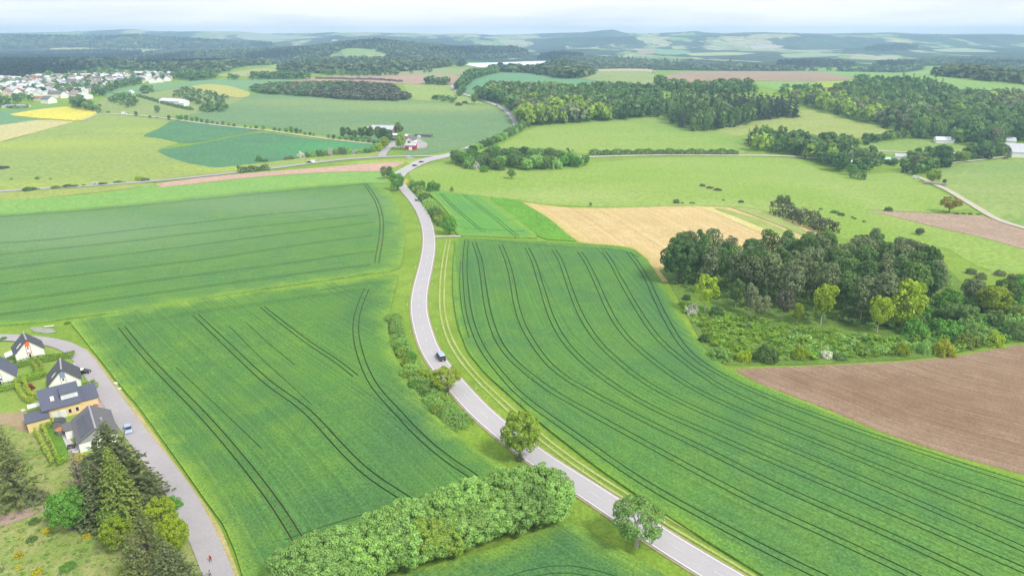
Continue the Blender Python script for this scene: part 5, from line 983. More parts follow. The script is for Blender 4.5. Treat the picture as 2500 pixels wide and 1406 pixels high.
GLASSD = plain('dark_glass', (.025, .03, .038), .15, .2, 1, 0, .6); FRAMEW = plain('frame_white', (.78, .78, .78), .5, .03); ORANGE = plain('orange_panel', (.80, .17, .05), .6, .05); ROSE = plain('rose_trim', (.55, .16, .16), .6, .05); BLUEP = plain('blue_grey_panel', (.22, .31, .43), .6, .05); BLUEB = plain('blue_balcony', (.03, .09, .36), .5, .05); BLACK = plain('black_paint', (.018, .018, .02), .35, .1, 1, 0, .5)
PANEL = plain('solar_cells', (.06, .06, .085), .3, .1, 2, 0, .5); RIDGE = plain('ridge_tiles', (.36, .35, .36), .7, .1); METAL = plain('grey_metal', (.34, .35, .36), .5, .1); YELLOW = plain('yellow_board', (.86, .52, .01), .6, .04); LEAD = plain('pale_canopy', (.68, .71, .72), .5, .04)
def roofpart(root, w, L, eave, ridge, mat, oh=.45, thick=.22, name='roof', capmat=None):
    k = (ridge - eave) / (w / 2)
    mb = MB()
    for s in (0, 1):
        a = (-oh, eave - oh * k + .03), (w / 2, ridge + .03), (w / 2, ridge + .03 + thick), (-oh, eave - oh * k + .03 + thick)
        if s: a = tuple((w - x, z) for x, z in reversed(a))
        mb.prism([a[0], a[1], a[2], a[3]], -oh, L + oh)
    r = put(name, mb.mesh(name), [mat], root)
    if capmat: put('ridge_cap', MB().prism([(w / 2 - .22, ridge + thick - .02), (w / 2 + .22, ridge + thick - .02), (w / 2, ridge + thick + .16)], -oh, L + oh).mesh('ridge_cap'), [capmat], r)
    return r
def window(root, x0, x1, z0, z1, y=-.03, frame=FRAMEW, name='window', glass=GLASSD):
    f = put(name, MB().box(x0, x1, y - .03, y + .02, z0, z1).mesh(name), [frame], root)
    put('pane', MB().box(x0 + .08, x1 - .08, y - .05, y - .032, z0 + .08, z1 - .08).mesh('pane'), [glass], f); return f
def gabled(name, label, a, b, L, eave, ridge, wall, roof, cat='house', oh=.45, cap=None, group=None):
    """gable front from photo point a (left foot) to b (right foot); depth L away from it"""
    xa, ya, za = W1(*a); xb, yb, zb = W1(*b); w = math.hypot(xb - xa, yb - ya); rz = math.atan2(yb - ya, xb - xa)
    e = empty(name, (xa, ya, min(za, zb) - .05), rz, label, cat, group)
    put('wall', MB().prism([(0, -.5), (w, -.5), (w, eave), (w / 2, ridge), (0, eave)], 0, L).mesh('wall'), [wall], e)
    return e, w, roofpart(e, w, L, eave, ridge, roof, oh, capmat=cap)
def slab_on_slope(root, w, eave, ridge, u0, u1, v0, v1, side, mat, name, h=.1, lift=.27):
    """a thin panel lying on the roof: u along the ridge, v from eave (0) to ridge (1); side 0 left, 1 right"""
    k = (ridge - eave) / (w / 2); x0, x1 = v0 * w / 2, v1 * w / 2
    P = [(x0, eave + x0 * k + lift), (x1, eave + x1 * k + lift), (x1, eave + x1 * k + lift + h), (x0, eave + x0 * k + lift + h)]
    if side: P = [(w - x, z) for x, z in reversed(P)]
    return put(name, MB().prism(P, u0, u1).mesh(name), [mat], root)
# first white house
e, w, r = gabled('house', 'white gabled house with an orange panel in its gable', (42, 885), (111, 868), 7.2, 3.0, 6.9, WHITE, SLATE, cap=RIDGE)
put('gable_panel', MB().prism([(w * .40, 4.6), (w * .56, 4.6), (w * .56, 6.15), (w * .49, 6.6), (w * .40, 6.05)], -.06, .02).mesh('gable_panel'), [ORANGE], e)
for x in (.40, .555): put('trim_strip', MB().box(w * x, w * x + .12, -.07, .02, 0, 4.58).mesh('trim_strip'), [ROSE], e)
put('trim_band', MB().box(w * .415, w * .553, -.065, .02, 2.25, 2.55).mesh('trim_band'), [ROSE], e)
window(e, w * .45, w * .51, 3.6, 4.5); f = put('door', MB().box(w * .455, w * .525, -.06, .02, .05, 1.95).mesh('door'), [BLACK], e); put('handle', MB().box(w * .51, w * .516, -.1, -.061, .95, 1.1).mesh('handle'), [METAL], f)
slab_on_slope(e, w, 3.0, 6.9, 1.2, 1.9, .22, .58, 0, FRAMEW, 'skylight')
cn = put('canopy', MB().prism([(-2.6, 2.0), (-.02, 2.6), (-.02, 2.72), (-2.6, 2.12)], 1.5, 5.4).mesh('canopy'), [LEAD], e)
for y in (1.7, 5.2): put('post', MB().tube((-2.45, y, -.3), (-2.45, y, 2.02), .06, .06).mesh('post'), [METAL], cn)
# second
e, w, r = gabled('house', 'white gabled house with a blue-grey panel in its gable', (124, 962), (200, 944), 8, 3.0, 7.0, WHITE, SLATE, cap=RIDGE)
put('gable_panel', MB().prism([(w * .40, 4.3), (w * .57, 4.3), (w * .57, 6.0), (w * .49, 6.75), (w * .40, 6.0)], -.06, .02).mesh('gable_panel'), [BLUEP], e)
for x in (.40, .56): put('trim_strip', MB().box(w * x, w * x + .1, -.07, .02, 0, 4.28).mesh('trim_strip'), [METAL], e)
window(e, w * .45, w * .52, 3.4, 4.25); slab_on_slope(e, w, 3.0, 7.0, 1.4, 2.0, .28, .58, 0, FRAMEW, 'skylight'); window(e, w * .44, w * .54, .1, 2.1, name='terrace_door')
# third, cut by the left edge
e, w, r = gabled('house', 'white house with blue balcony strip cut by the left edge', (-30, 953), (42, 937), 8, 3.0, 7.0, WHITE, SLATEB, cap=RIDGE)
window(e, w * .40, w * .52, 3.4, 6.1); put('balcony_strip', MB().box(w * .28, w * .56, -.12, .02, 2.5, 2.95).mesh('balcony_strip'), [BLUEB], e); put('trim_strip', MB().box(w * .55, w * .565, -.07, .02, 0, 4.6).mesh('trim_strip'), [METAL], e); window(e, w * .40, w * .52, .1, 2.2, name='terrace_door')
# fourth: ochre house, ridge parallel to its front
xa, ya, za = W1(114, 1031); xb, yb, zb = W1(203, 1006); w = math.hypot(xb - xa, yb - ya); rz = math.atan2(yb - ya, xb - xa); D_ = 9.4; ev, rg_ = 3.9, 7.2
e = empty('house', (xa, ya, min(za, zb) - .05), rz, 'ochre house with a blue slate roof and white dormer', 'house')
put('wall', MB().xprism([(0, -.5), (D_, -.5), (D_, 4.6), (5.8, rg_), (0, ev)], 0, w).mesh('wall'), [OCHRE], e)
k = (rg_ - ev) / 5.8
roof = put('roof', MB().xprism([(-.6, ev - .6 * k + .04), (5.8, rg_ + .04), (5.8, rg_ + .28), (-.6, ev - .6 * k + .28)], -.5, w + .35).xprism([(5.802, rg_ + .04), (D_ + .4, 4.4), (D_ + .4, 4.64), (5.802, rg_ + .28)], -.5, w + .35).mesh('roof'), [SLATEB], e)
dm = put('dormer', MB().box(w * .52, w * .98, 1.2, 5.0, 4.3, 6.7).mesh('dormer'), [WHITE], e)
put('dormer_roof', MB().xprism([(.7, 6.62), (5.2, 7.05), (5.2, 7.25), (.7, 6.82)], w * .50, w * 1.0).mesh('dormer_roof'), [SLATEB], dm)
window(e, w * .58, w * .92, 4.9, 6.3, 1.16, FRAMEW, 'dormer_glazing', LEAD)  # pale pane colour stands for the white reflection on the glass
put('skylight', MB().xprism([(1.6, ev + 1.6 * k + .3), (2.9, ev + 2.9 * k + .3), (2.9, ev + 2.9 * k + .4), (1.6, ev + 1.6 * k + .4)], w * .24, w * .34).mesh('skylight'), [CREAM], e)  # cream colour stands in for the orange light in this window
for x in (.18, .34): window(e, w * x, w * x + 1.9, .1, 2.4, name='terrace_door', glass=LEAD)
window(e, w * .62, w * .72, 1.0, 2.3); window(e, w * .82, w * .92, 1.0, 2.3)
an = put('annexe', MB().box(-4.2, .9, -3.6, -.02, -.5, 3.0).mesh('annexe'), [OCHRE], e); put('annexe_roof', MB().box(-4.5, 1.1, -3.9, 2.2, 3.0, 3.25).mesh('annexe_roof'), [SLATEB], an)
gz = put('garage', MB().box(w + .02, w + 4.2, 1.6, 7.2, -.5, 2.8).mesh('garage'), [OCHRE], e); put('garage_roof', MB().xprism([(1.2, 2.82), (7.6, 4.6), (7.6, 4.8), (1.2, 3.02)], w + .36, w + 4.6).mesh('garage_roof'), [SLATEB], gz)
put('canopy', MB().box(-3.4, -.52, 6.2, 8.6, 2.5, 2.68).mesh('canopy'), [LEAD], e)
tr = put('terrace_slab', MB().box(1.2, w * .58, -4.2, -.4, -.3, .12).mesh('terrace_slab'), [FRAMEW], e)
# fifth: grey roofed house with solar panels
e, w, r = gabled('house', 'low white house with grey roof and solar panels by the spruces', (197, 1106), (290, 1078), 13.5, 2.9, 5.7, WHITE, GREYR, cap=RIDGE)
put('gable_cladding', MB().prism([(.2, 2.6), (w - .2, 2.6), (w / 2, 5.55)], -.06, -.002).mesh('gable_cladding'), [METAL], e)
kx = 0
for i in range(7):
    for j in range(2):
        v0 = .16 + j * .41; slab_on_slope(e, w, 2.9, 5.7, 1.0 + i * 1.48, 2.42 + i * 1.48, v0, v0 + .385, 0, PANEL, 'solar_panel', .05, .3)
put('chimney', MB().box(w * .68, w * .68 + .5, 5, 5.5, 3.5, 5.6).mesh('chimney'), [METAL], e); window(e, w * .3, w * .45, .1, 2.2, name='terrace_door'); window(e, w * .6, w * .72, .9, 2.1)
e2 = put('side_wing', MB().box(-2.2, -.02, 9.2, 13.2, -.5, 2.6).mesh('side_wing'), [WHITE], e); put('wing_roof', MB().box(-2.5, -.05, 8.9, 13.5, 2.6, 2.8).mesh('wing_roof'), [GREYR], e2)
# hot tub, shed, loungers, boulders
x, y, z = W1(150, 1058); t = empty('hot_tub', (x, y, z), 0, 'round dark wooden tub with orange inside beside the grey roof', 'hot tub')
put('barrel', MB().tube((0, 0, -.2), (0, 0, 1.5), 1.25, 1.3, 20, False).mesh('barrel', True), [TIMB], t); put('inner_lining', MB().tube((0, 0, 1.42), (0, 0, 1.0), 1.2, 1.1, 20).mesh('inner_lining'), [plain('orange_wood', (.45, .17, .07))], t)
put('rim', MB().tube((0, 0, 1.5), (0, 0, 1.53), 1.32, 1.28, 20, False).mesh('rim'), [METAL], t)
x, y, z = W1(146, 1040); t = empty('garden_shed', (x, y, z), .3, 'small dark domed shed behind the tub', 'shed')
put('wall', MB().prism([(-1.3, -.2), (1.3, -.2), (1.3, 1.2), (.7, 1.9), (-.7, 1.9), (-1.3, 1.2)], -1.2, 1.2).mesh('wall'), [TIMB], t); put('roof', MB().prism([(-1.4, 1.22), (-.72, 1.92), (.72, 1.92), (1.4, 1.22), (1.4, 1.36), (.76, 2.06), (-.76, 2.06), (-1.4, 1.36)], -1.3, 1.3).mesh('roof'), [SLATE], t)
x, y, z = W1(175, 1092); t = empty('patio_set', (x, y, z), .4, 'dark garden table with benches on the pale terrace', 'garden table')
put('tabletop', MB().box(-.9, .9, -.45, .45, .7, .76).mesh('tabletop'), [BLACK], t)
for sx in (-.75, .75):
    for sy in (-.35, .35): put('leg', MB().box(sx - .04, sx + .04, sy - .04, sy + .04, 0, .7).mesh('leg'), [BLACK], t)
for sy in (-.85, .85): put('bench', MB().box(-.9, .9, sy - .18, sy + .18, 0.0, .46).mesh('bench'), [BLACK], t)
def boulder(px, py, s, lb, m=None):
    x, y, z = W1(px, py); rg = np.random.default_rng(int(px * 7 + py)); mb = MB(); n = 9
    V = []; Fc = []
    for i in range(5):
        for j in range(n):
            a = 6.283 * j / n; t = math.pi * (i + .5) / 5 ; k = rg.uniform(.8, 1.15)
            V.append((math.cos(a) * math.sin(t) * s * k, math.sin(a) * math.sin(t) * s * .8 * k, (math.cos(t) + .5) * s * .55 * k))
    Fc += [(i * n + j, (i + 1) * n + j, (i + 1) * n + (j + 1) % n, i * n + (j + 1) % n) for i in range(4) for j in range(n)]; Fc += [tuple(range(n)), tuple(range(4 * n, 5 * n))[::-1]]
    tag(put('boulder', pym('boulder', V, Fc), [m or plain('pale_stone', (.55, .53, .46), .9, .15, 2)], None, (x, y, z)), lb, 'boulder')
STONE = plain('pale_stone', (.55, .53, .46), .9, .15, 2)
for a in [(283, 937, .75, 'upper pale boulder between street and wheat'), (291, 951, .8, 'lower pale boulder between street and wheat'), (277, 948, .4, 'small pale stone left of the boulders'), (56, 1003, .7, 'pale boulder at the edge of the bare earth'), (232, 992, .9, 'reddish rubble heap beside the ochre house')]:
    boulder(*a, m=STONE if a[2] != .9 else plain('red_rubble', (.28, .12, .11)))
x, y, z = W1(102, 801); t = empty('barrier', (x, y, z), .2, 'pale wooden beam barrier on the gravel patch', 'barrier')
put('beam', MB().box(.8, 4.2, -.12, .12, .5, .75).mesh('beam'), [FRAMEW], t)
for sx in (1.0, 4.0): put('post', MB().box(sx - .1, sx + .1, -.1, .1, -.2, .52).mesh('post'), [TIMB], t)
x, y, z = W1(53, 1212); t = empty('white_box', (x, y, z), .2, 'small white box on legs under the layered pine', 'box'); put('body', MB().box(-.5, .5, -.4, .4, .4, 1.3).mesh('body'), [FRAMEW], t)
for sx in (-.4, .4):
    for sy in (-.3, .3): put('leg', MB().box(sx - .05, sx + .05, sy - .05, sy + .05, -.1, .4).mesh('leg'), [TIMB], t)
# farm
def hall(name, label, px, py, w, L, eave, ridge, rz, wall, roof, cat='barn', door=None, group=None):
    """ridge runs along local y; (px,py) is the middle of the footprint"""
    x, y, z = W1(px, py); e = empty(name, (x, y, z - .1), rz, label, cat, group)
    m = put('wall', MB().prism([(-w / 2, -.6), (w / 2, -.6), (w / 2, eave), (0, ridge), (-w / 2, eave)], -L / 2, L / 2).mesh('wall'), [wall], e)
    r = roofpart(e, w, L, eave, ridge, roof, .4); r.location = (-w / 2, -L / 2, 0)
    if door: put('door', MB().box(-1.6, 1.6, -L / 2 - .06, -L / 2 + .02, 0, min(3.2, eave)).mesh('door'), [door], e)
    return e
R_ = math.radians
hall('barn', 'large farm barn with pale grey roof and brick gable', 937, 324, 15, 25, 4.2, 7.5, R_(78), BRICKM, PALER, door=TIMB)
hall('barn', 'long low shed with light roof behind the farmhouse', 975, 336, 8, 24, 2.6, 3.8, R_(62), BRICKM, SHEET)
hall('barn', 'second low shed with grey roof beside the farm trees', 966, 343, 7, 18, 2.4, 3.4, R_(62), TIMB, GREYR)
hall('house', 'white farmhouse above the red barn', 1004, 350, 8, 11, 3.6, 6.2, R_(-14), WHITE, GREYR, 'house', TIMB)
hall('house', 'small white outbuilding left of the farmhouse', 992, 347, 6, 7, 2.6, 4.2, R_(60), WHITE, GREYR, 'house')
b = hall('barn', 'red wooden barn with bluish grey roof', 1004, 365, 8, 10, 4.2, 5.6, R_(88), REDW, PALER, door=None)
put('door', MB().box(-4.07, -3.98, -1.5, 1.5, 0, 3).mesh('door'), [FRAMEW], b)
hall('shed', 'dark open shelter at the far end of the farm', 1035, 334, 5, 18, 2.2, 2.8, R_(74), TIMB, GREYR, 'shed')
x, y, z = W1(899, 322); t = empty('silo', (x, y, z), 0, 'short white silo left of the large barn', 'silo'); put('tank', MB().tube((0, 0, -.3), (0, 0, 4.8), 1.4, 1.4, 14).mesh('tank', False), [FRAMEW], t); put('lid', MB().tube((0, 0, 4.8), (0, 0, 5.3), 1.42, .3, 14).mesh('lid'), [FRAMEW], t)
for px, py, lb in ((1014, 352, 'white trailer parked beside the white farmhouse'), (1017, 362, 'white container at the corner of the red barn'), (1023, 337, 'white container at the end of the long shed')):
    x, y, z = W1(px, py); t = empty('container', (x, y, z), .4, lb, 'container'); put('body', MB().box(-1.5, 1.5, -1.1, 1.1, .1, 2.4).mesh('body'), [FRAMEW], t); put('door', MB().box(-1.1, 1.1, -1.14, -1.1, .2, 2.2).mesh('door'), [PALER], t)
# greenhouse
g1 = hall('greenhouse', 'long white greenhouse on the meadow', 426, 254, 14, 44, 4.5, 7.0, R_(64), WHITE, SHEET, 'greenhouse')
hall('shed', 'white shed at the right end of the greenhouse', 449, 259, 8, 10, 4, 6, R_(64), WHITE, SHEET, 'shed')
hall('shed', 'small white shed on the rise above the meadow hedge', 322, 228, 5, 7, 3, 4.5, R_(50), WHITE, SHEET, 'shed'); hall('shed', 'black open shelter on the rise', 355, 229, 5, 8, 2.5, 3.4, R_(80), BLACK, GREYR, 'shed')
# hamlet
hall('barn', 'long barn with light metal roof in the hamlet', 2062, 404, 12, 26, 4, 6.4, R_(50), TIMB, SHEET, door=BLACK)
hall('barn', 'lower lean-to barn with pale roof behind the long one', 2049, 394, 9, 14, 3.4, 5, R_(50), TIMB, SHEET)
hall('house', 'small house with pale roof above the hamlet barn', 2064, 388, 9, 10, 4.6, 8.5, R_(30), TIMB, PALER, 'house')
hall('shed', 'shed with green-white roof in the hamlet', 2154, 394, 6, 12, 2.6, 4, R_(70), WHITE, plain('green_white_roof', (.42, .62, .5)), 'shed'); hall('house', 'grey roofed house in the hamlet garden', 2196, 389, 7, 9, 3, 5.2, R_(75), WHITE, PALER, 'house')
hall('house', 'white house at the foot of the wooded hillside', 2303, 348, 11, 16, 3, 5.6, R_(75), WHITE, SHEET, 'house')
hall('barn', 'big white barn cut by the right edge', 2495, 382, 13, 20, 4.4, 7.6, R_(72), WHITE, PALER, door=None); hall('house', 'white farmhouse with grey roof behind the big barn', 2474, 370, 11, 20, 4.4, 7.5, R_(68), WHITE, PALER, 'house'); hall('house', 'smaller white house leftmost by the big barn', 2458, 353, 9, 12, 4, 7, R_(70), WHITE, PALER, 'house')
# village
vil = [(-70,236),(-40,196),(0,190),(60,190),(110,188),(150,180),(240,178),(300,172),(400,172),(432,188),(420,202),(350,205),(280,208),(215,228),(205,240),(110,244),(60,232),(0,236)]
P, h, r, rng = scatter(vil, 18, 7.5, 9.5, 1, 90, .3)
zz = terrain(P[:, 0], P[:, 1]); qx_, qy_ = proj(P[:, 0], P[:, 1], zz); k_ = np.argsort(np.where(qx_ > -10, 0, 1e6) + np.hypot(P[:, 0], P[:, 1]))[:235]; P = P[k_]
protos = []
for w_, L_ in ((9, 11), (10, 14), (8, 9)):
    wm = MB().prism([(-w_ / 2, -1), (w_ / 2, -1), (w_ / 2, 4.6), (0, 8.0), (-w_ / 2, 4.6)], -L_ / 2, L_ / 2).mesh('wall')
    tmp = roofpart(None, w_, L_, 4.6, 8.0, GREYR, .4); rm = tmp.data; bpy.data.objects.remove(tmp); rm.transform(Matrix.Translation((-w_ / 2, -L_ / 2, 0)))
    dm_ = MB().box(-w_ * .3, -w_ * .12, -L_ / 2 - .05, -L_ / 2 + .02, 1.2, 2.6).box(w_ * .12, w_ * .3, -L_ / 2 - .05, -L_ / 2 + .02, 1.2, 2.6).box(-.7, .7, -L_ / 2 - .05, -L_ / 2 + .02, 4.6, 6.0).mesh('windows'); protos.append((wm, rm))
vroofs = [(PALER, 'pale grey', .3), (GREYR, 'dark grey', .27), (BROWNR, 'brown', .2), (REDR, 'reddish', .03), (SHEET, 'whitish', .2)]
vwalls = [(WHITE, 'white', .72), (CREAM, 'cream', .16), (PINK, 'pinkish', .12)]
px, py = proj(P[:, 0], P[:, 1], terrain(P[:, 0], P[:, 1]))
for i in range(len(P)):
    if px[i] < -30: continue
    rm_, rn, _ = vroofs[rng.choice(5, p=[v[2] for v in vroofs])]; wm_, wn_, _ = vwalls[rng.choice(3, p=[v[2] for v in vwalls])]
    zone = 'along the forest edge of the village' if py[i] < 186 else 'in the middle of the village' if py[i] < 212 else 'on the lower side of the village'
    side = ', left part' if px[i] < 130 else ', right part' if px[i] > 280 else ''
    lb = f'{wn_} house with {rn} roof {zone}{side}'
    a, b = protos[rng.integers(3)]
    e = empty('house', (P[i, 0], P[i, 1], float(terrain(*P[i]))), rng.choice([.35, .35, 1.9, .9]) + rng.normal(0, .15), lb, 'house', lb); e.scale = (1.15,) * 3
    o = put('wall', a, (), e); omat(o, wm_); o = put('roof', b, (), e); omat(o, rm_)
for a in [('large white house at the lower edge of the village', 120, 252, 13, 15, 5.5, 9.5, 70, WHITE, GREYR), ('white house with big bright gable above the large white one', 118, 237, 11, 12, 5.5, 9.5, 10, WHITE, PALER), ('house with red roof left of the large white house', 95, 245, 9, 14, 3.2, 5.5, 75, WHITE, REDR), ('long white building with pale roof at the village entrance', 200, 240, 13, 34, 4.5, 7, 62, WHITE, SHEET), ('broad white hall behind the long white building', 186, 228, 18, 30, 6, 8.5, 70, WHITE, SHEET), ('white house left of the long white building', 158, 235, 10, 13, 5, 8, 70, WHITE, BROWNR), ('white house with two bright gables near the green hill', 215, 220, 10, 22, 4.5, 8, 65, WHITE, BROWNR), ('white storage hall at the left edge by the dark hedge', 40, 262, 16, 30, 2.2, 3.0, 80, WHITE, PALER), ('grey roofed hall near the forest edge of the village', 125, 200, 20, 40, 5, 8, 40, CREAM, PALER), ('white house lowest at the left edge of the village', 10, 222, 10, 12, 5, 8.5, 20, WHITE, BROWNR), ('single white cottage at the edge of the far woods', 517, 176, 8, 10, 4, 7, 30, WHITE, GREYR), ('white hut in the trees below the far woods', 695, 172, 9, 14, 3, 5, 70, WHITE, SHEET), ('white cottage on the far central hill', 818, 103, 22, 40, 9, 14, 60, WHITE, SHEET)]:
    hall('house', a[0], a[1], a[2], a[3], a[4], a[5], a[6], R_(a[7]), a[8], a[9], 'house')

# ---------------------------------------------------------------- vehicles
def vehicle_meshes(kind):
    if kind == 'car':
        Lh, W2, body, cab, top = 2.2, .9, [(-2.2,.3),(2.15,.3),(2.22,.55),(2.1,.78),(1.15,.93),(-2.05,.98),(-2.2,.8)], [(-2.0,.96),(1.1,.92),(.35,1.42),(-1.55,1.46)], [(-1.58,1.43),(.38,1.39),(.2,1.47),(-1.4,1.5)]
    elif kind == 'van':
        Lh, W2, body, cab, top = 2.6, 1.0, [(-2.6,.35),(2.5,.35),(2.6,.7),(2.45,1.0),(1.75,1.2),(-2.55,1.25),(-2.6,1.2)], [(-2.52,1.22),(1.75,1.18),(1.05,2.05),(-2.45,2.12)], [(-2.5,2.06),(1.05,2.02),(.9,2.14),(-2.4,2.2)]
    else:
        Lh, W2, body, cab, top = 3.2, 1.1, [(-3.2,.4),(3.0,.4),(3.15,.9),(2.8,1.3),(2.2,1.5),(2.0,2.6),(-3.1,2.7),(-3.2,2.6)], [(2.05,1.5),(2.75,1.3),(2.3,2.1),(2.02,2.2)], [(-3.1,2.68),(2.2,2.58),(2.1,2.85),(-3.0,2.9)]
    r = .33 if kind == 'car' else .37
    out = {'body': MB().prism(body, -W2, W2).mesh('body'), 'cabin_glass': MB().prism(cab, -W2 + .1, W2 - .1).mesh('cabin_glass'), 'roof': MB().prism(top, -W2 + .13, W2 - .13).mesh('roof')}
    out['wheel'] = MB().tube((0, -.11, 0), (0, .11, 0), r, r, 14).mesh('wheel'); out['rim'] = MB().tube((0, -.125, 0), (0, .125, 0), r * .6, r * .6, 10).mesh('rim')
    out['headlight'] = MB().box(-.03, .05, -.17, .17, -.08, .08).mesh('headlight'); out['tail_light'] = MB().box(-.04, .03, -.1, .1, -.12, .12).mesh('tail_light'); out['number_plate'] = MB().box(-.02, .02, -.26, .26, -.06, .06).mesh('number_plate'); out['mirror'] = MB().box(-.1, .1, -.1, .1, -.08, .08).mesh('mirror')
    out['_'] = (Lh, W2, r); return out
VM = {k: vehicle_meshes(k) for k in ('car', 'van', 'camper')}
PAINT = {n: plain('paint_' + n, c, .3, .03, 1, .1, .5) for n, c in (('black', (.02, .02, .022)), ('dark_grey', (.05, .052, .06)), ('white', (.8, .8, .8)), ('silver_blue', (.36, .44, .56)), ('red', (.22, .03, .03)))}
RUB = plain('tyre', (.02, .02, .02), .9); RIMM = plain('wheel_rim', (.4, .4, .42), .4, .05, 1, .6); TAIL = plain('tail_red', (.4, .01, .01), .4); LAMP = plain('lamp_glass', (.75, .75, .72), .2)
def vehicle(kind, name, label, px, py, heading, paint, roofpaint=None, cat='car', sc=1.0, lift=.1, at=None):
    x, y, z = at or W1(px, py); M = VM[kind]; Lh, W2, r = M['_']; e = empty(name, (x, y, z + lift), heading, label, cat); e.scale = (sc,) * 3
    def add(n, mat, loc=(0, 0, 0), par=e): o = put(n, M[n], (), par, loc); omat(o, mat); return o
    add('body', PAINT[paint]); add('cabin_glass', GLASSD); add('roof', PAINT[roofpaint or paint])
    for sx in (-.62 * Lh, .64 * Lh):
        for sy in (-1, 1): wv = add('wheel', RUB, (sx, sy * (W2 - .08), r)); add('rim', RIMM, (0, sy * .005, 0), wv)
    fx = max(v.co.x for v in M['body'].vertices)
    for sy in (-1, 1): add('headlight', LAMP, (fx - .03, sy * (W2 - .25), .72)); add('tail_light', TAIL, (-fx if kind == 'car' else -Lh, sy * (W2 - .14), .85)); add('mirror', PAINT[paint], (.42 * Lh, sy * (W2 + .08), 1.0 if kind == 'car' else 1.3))
    add('number_plate', LAMP, (-Lh - .01, 0, .62)); return e
def road_dir(px, py):
    x, y, _ = W1(px, py); d = np.hypot(MAINC[:, 0] - x, MAINC[:, 1] - y); i = int(np.clip(np.argmin(d), 2, len(MAINC) - 3)); t = MAINC[i + 2] - MAINC[i - 2]
    return math.atan2(t[1], t[0]), t / np.hypot(*t), MAINC[i]
a, t, c = road_dir(1072, 876)
if t[1] < 0: a += math.pi; t = -t
n_ = np.array([t[1], -t[0]]); p_ = c + n_ * 1.7
vehicle('van', 'van', 'black van with light roof driving away on the main road', 0, 0, a, 'black', 'silver_blue', 'van', 1.0, .16, (p_[0], p_[1], float(terrain(*p_))))
a, t, c = road_dir(1012, 491)
if t[1] < 0: a += math.pi; t = -t
n_ = np.array([t[1], -t[0]]); p_ = c + n_ * 1.6
vehicle('car', 'car', 'dark car driving on the road beside the trimmed tree row', 0, 0, a, 'dark_grey', 'silver_blue', 'car', 1.0, .2, (p_[0], p_[1], float(terrain(*p_))))
a, t, c = road_dir(980, 453); vehicle('car', 'car', 'dark car half hidden under the crest tree', 978, 454, a, 'black', lift=.2)
vehicle('car', 'car', 'dark car lower of the two in the junction bend', 1013, 407, R_(40), 'black', lift=.25); vehicle('car', 'car', 'dark car upper of the two in the junction bend', 1029, 398, R_(38), 'dark_grey', lift=.25)
vehicle('car', 'car', 'dark car nearest the tree row at the junction', 1134, 368, R_(50), 'black', lift=.25)
vehicle('van', 'van', 'white van standing by the side lane at the junction', 1000, 389, R_(10), 'white', cat='van', lift=.2)
vehicle('car', 'car', 'dark car towing a white trailer on the side lane', 754, 399, R_(180 + 8), 'black', lift=.2); vehicle('camper', 'trailer', 'white trailer behind the dark car on the side lane', 765, 398, R_(8), 'white', cat='trailer', sc=.75, lift=.2)
vehicle('camper', 'camper_van', 'white camper van on the straight lane', 304, 281, R_(-12), 'white', cat='camper van', sc=1.1, lift=.3); vehicle('car', 'car', 'dark car ahead of the white camper van', 264, 276, R_(170), 'black', lift=.3)
vehicle('car', 'car', 'dark car on the upper road by the wood', 1214, 260, R_(-40), 'black', lift=.3)
vehicle('car', 'car', 'black car with white roof parked at the second white house', 203, 912, R_(10), 'black', 'white', lift=.1); vehicle('car', 'car', 'silver-blue car parked at the street beside the spruce', 314, 1052, R_(-58), 'silver_blue', lift=.1)
vehicle('camper', 'camper_van', 'white caravan parked at the top of the hamlet track', 2236, 437, R_(-40), 'white', cat='caravan', sc=.8, lift=.1); vehicle('car', 'car', 'reddish car parked below the white barns', 2455, 388, R_(5), 'red', lift=.1)
# stored machinery at the hamlet track
x, y, z = W1(2288, 452); t = empty('woodpile', (x, y, z), R_(-38), 'pale pile of stored timber beside the hamlet track', 'woodpile')
for i in range(9):
    put('log', MB().tube((-9, (i % 3) * .9 - 1, .35 + (i // 3) * .6), (8 - i * .4, (i % 3) * .9 - 1, .35 + (i // 3) * .6), .4, .35, 8).mesh('log'), [BARKW], t)
# yellow board at the crest
x, y, z = W1(992, 448); t = empty('roadside_board', (x, y, z), 0, 'bright yellow board on legs at the crest of the road', 'board')
put('panel', MB().prism([(-1.15, .5), (1.15, .5), (.85, 3.2), (-.85, 3.2)], -.12, .12).mesh('panel'), [YELLOW], t)
for sx in (-.8, .8): put('post', MB().box(sx - .06, sx + .06, -.06, .06, -.3, .5).mesh('post'), [METAL], t)
# marker posts along the main road
PW = plain('marker_white', (.82, .82, .82), .5, .03); pm_ = MB().prism([(-.06, -.2), (.06, -.2), (.06, .95), (-.06, 1.05)], -.05, .05).mesh('post'); bm_ = MB().box(-.068, .068, -.058, .058, .7, .86).mesh('band')
nn = normals(MAINC); L = np.r_[0, np.cumsum(np.hypot(*np.diff(MAINC, axis=0).T))]
for s_ in np.arange(14, L[-1] - 8, 25):
    i = int(np.searchsorted(L, s_))
    for sg in (-1, 1):
        p = MAINC[min(i, len(MAINC) - 1)] + nn[min(i, len(MAINC) - 1)] * sg * 4.5
        e = empty('marker_post', (p[0], p[1], float(terrain(*p))), 0, 'white marker post with black band along the main road', 'marker post', 'marker posts along the main road')
        o = put('post', pm_, (), e); omat(o, PW); o = put('band', bm_, (), e); omat(o, BLACK)
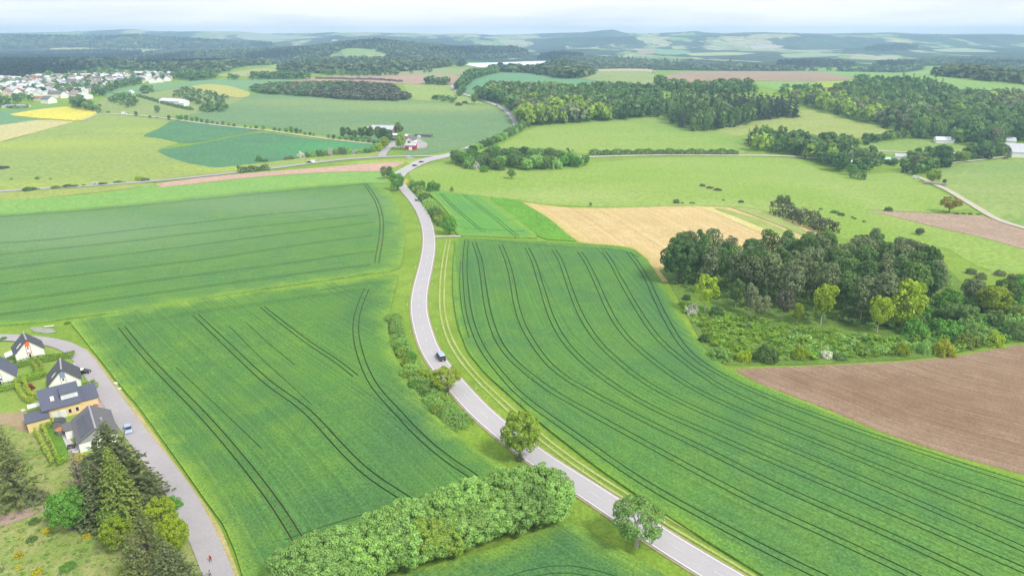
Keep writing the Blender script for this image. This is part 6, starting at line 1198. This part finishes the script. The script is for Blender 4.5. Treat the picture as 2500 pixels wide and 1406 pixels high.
# ---------------------------------------------------------------- walkers
def person(label, px, py, rz, shirt, trousers, hair):
    J = {'pel': (0, 0, .95), 'wai': (0, .01, 1.1), 'che': (0, .02, 1.32), 'nec': (0, .02, 1.48), 'hea': (0, .05, 1.58), 'top': (0, .04, 1.74)}
    for s, k in ((1, 'l'), (-1, 'r')):
        st = .22 * s
        J.update({k + 'hip': (.1 * s, 0, .9), k + 'kne': (.1 * s, st * .55 + .04, .5), k + 'ank': (.1 * s, st, .09), k + 'toe': (.1 * s, st + .17, .03), k + 'sho': (.19 * s, .01, 1.42), k + 'elb': (.26 * s, -st * .5 - .02, 1.15), k + 'wri': (.25 * s, -st * .9 + .1, .92), k + 'han': (.245 * s, -st * .9 + .14, .83)})
    R = {'pel': .14, 'wai': .13, 'che': .15, 'nec': .06, 'hea': .095, 'top': .085, 'hip': .09, 'kne': .06, 'ank': .042, 'toe': .035, 'sho': .07, 'elb': .045, 'wri': .03, 'han': .035}
    E = [('pel', 'wai'), ('wai', 'che'), ('che', 'nec'), ('nec', 'hea'), ('hea', 'top')]
    for k in 'lr': E += [('pel', k + 'hip'), (k + 'hip', k + 'kne'), (k + 'kne', k + 'ank'), (k + 'ank', k + 'toe'), ('che', k + 'sho'), (k + 'sho', k + 'elb'), (k + 'elb', k + 'wri'), (k + 'wri', k + 'han')]
    ks = list(J); me = bpy.data.meshes.new('body'); me.from_pydata([J[k] for k in ks], [(ks.index(a), ks.index(b)) for a, b in E], [])
    o = bpy.data.objects.new('person_rig', me); COL.objects.link(o)
    o.modifiers.new('s', 'SKIN'); o.modifiers.new('d', 'SUBSURF').levels = 2
    for i, k in enumerate(ks):
        v = R.get(k) or R[k[1:]]; me.skin_vertices[0].data[i].radius = (v, v)
        me.skin_vertices[0].data[i].use_root = (k == 'pel')
    bpy.context.view_layer.update(); dg = bpy.context.evaluated_depsgraph_get(); m = bpy.data.meshes.new_from_object(o.evaluated_get(dg)); bpy.data.objects.remove(o)
    m.materials.clear()
    for mm in (plain('skin', (.55, .33, .24)), shirt, trousers, BLACK): m.materials.append(mm)
    for p in m.polygons:
        c = p.center; p.use_smooth = True
        p.material_index = 3 if c.z < .1 else 2 if c.z < .97 and abs(c.x) < .21 else 0 if c.z > 1.49 or (abs(c.x) > .2 and c.z < .93) else 1
    x, y, z = W1(px, py); e = empty('person', (x, y, z + .1), rz, label, 'person'); put('body', m, (), e)
    mb = MB()
    for i in range(4): mb.tube((0, .035, 1.60 + i * .045), (0, .03, 1.645 + i * .045), .108 - .012 * i ** 1.4, .108 - .012 * (i + 1) ** 1.4, 12, i == 3)
    put('hair', mb.mesh('hair', True), [hair], e)
person('walker in a red top and dark trousers on the village street', 515, 1372, .1, plain('red_cloth', (.5, .02, .03)), plain('dark_trousers', (.02, .02, .025)), plain('hair_fair', (.5, .2, .17)))
person('dark-haired walker in grey half hidden by the bottom spruce', 514, 1409, .1, plain('grey_cloth', (.4, .4, .42)), plain('grey_trousers', (.1, .1, .12)), BLACK)
print('COUNT', COUNT, 'objects', len(bpy.data.objects), 'tris', sum(len(m.loops) - 2 * len(m.polygons) for m in bpy.data.meshes))
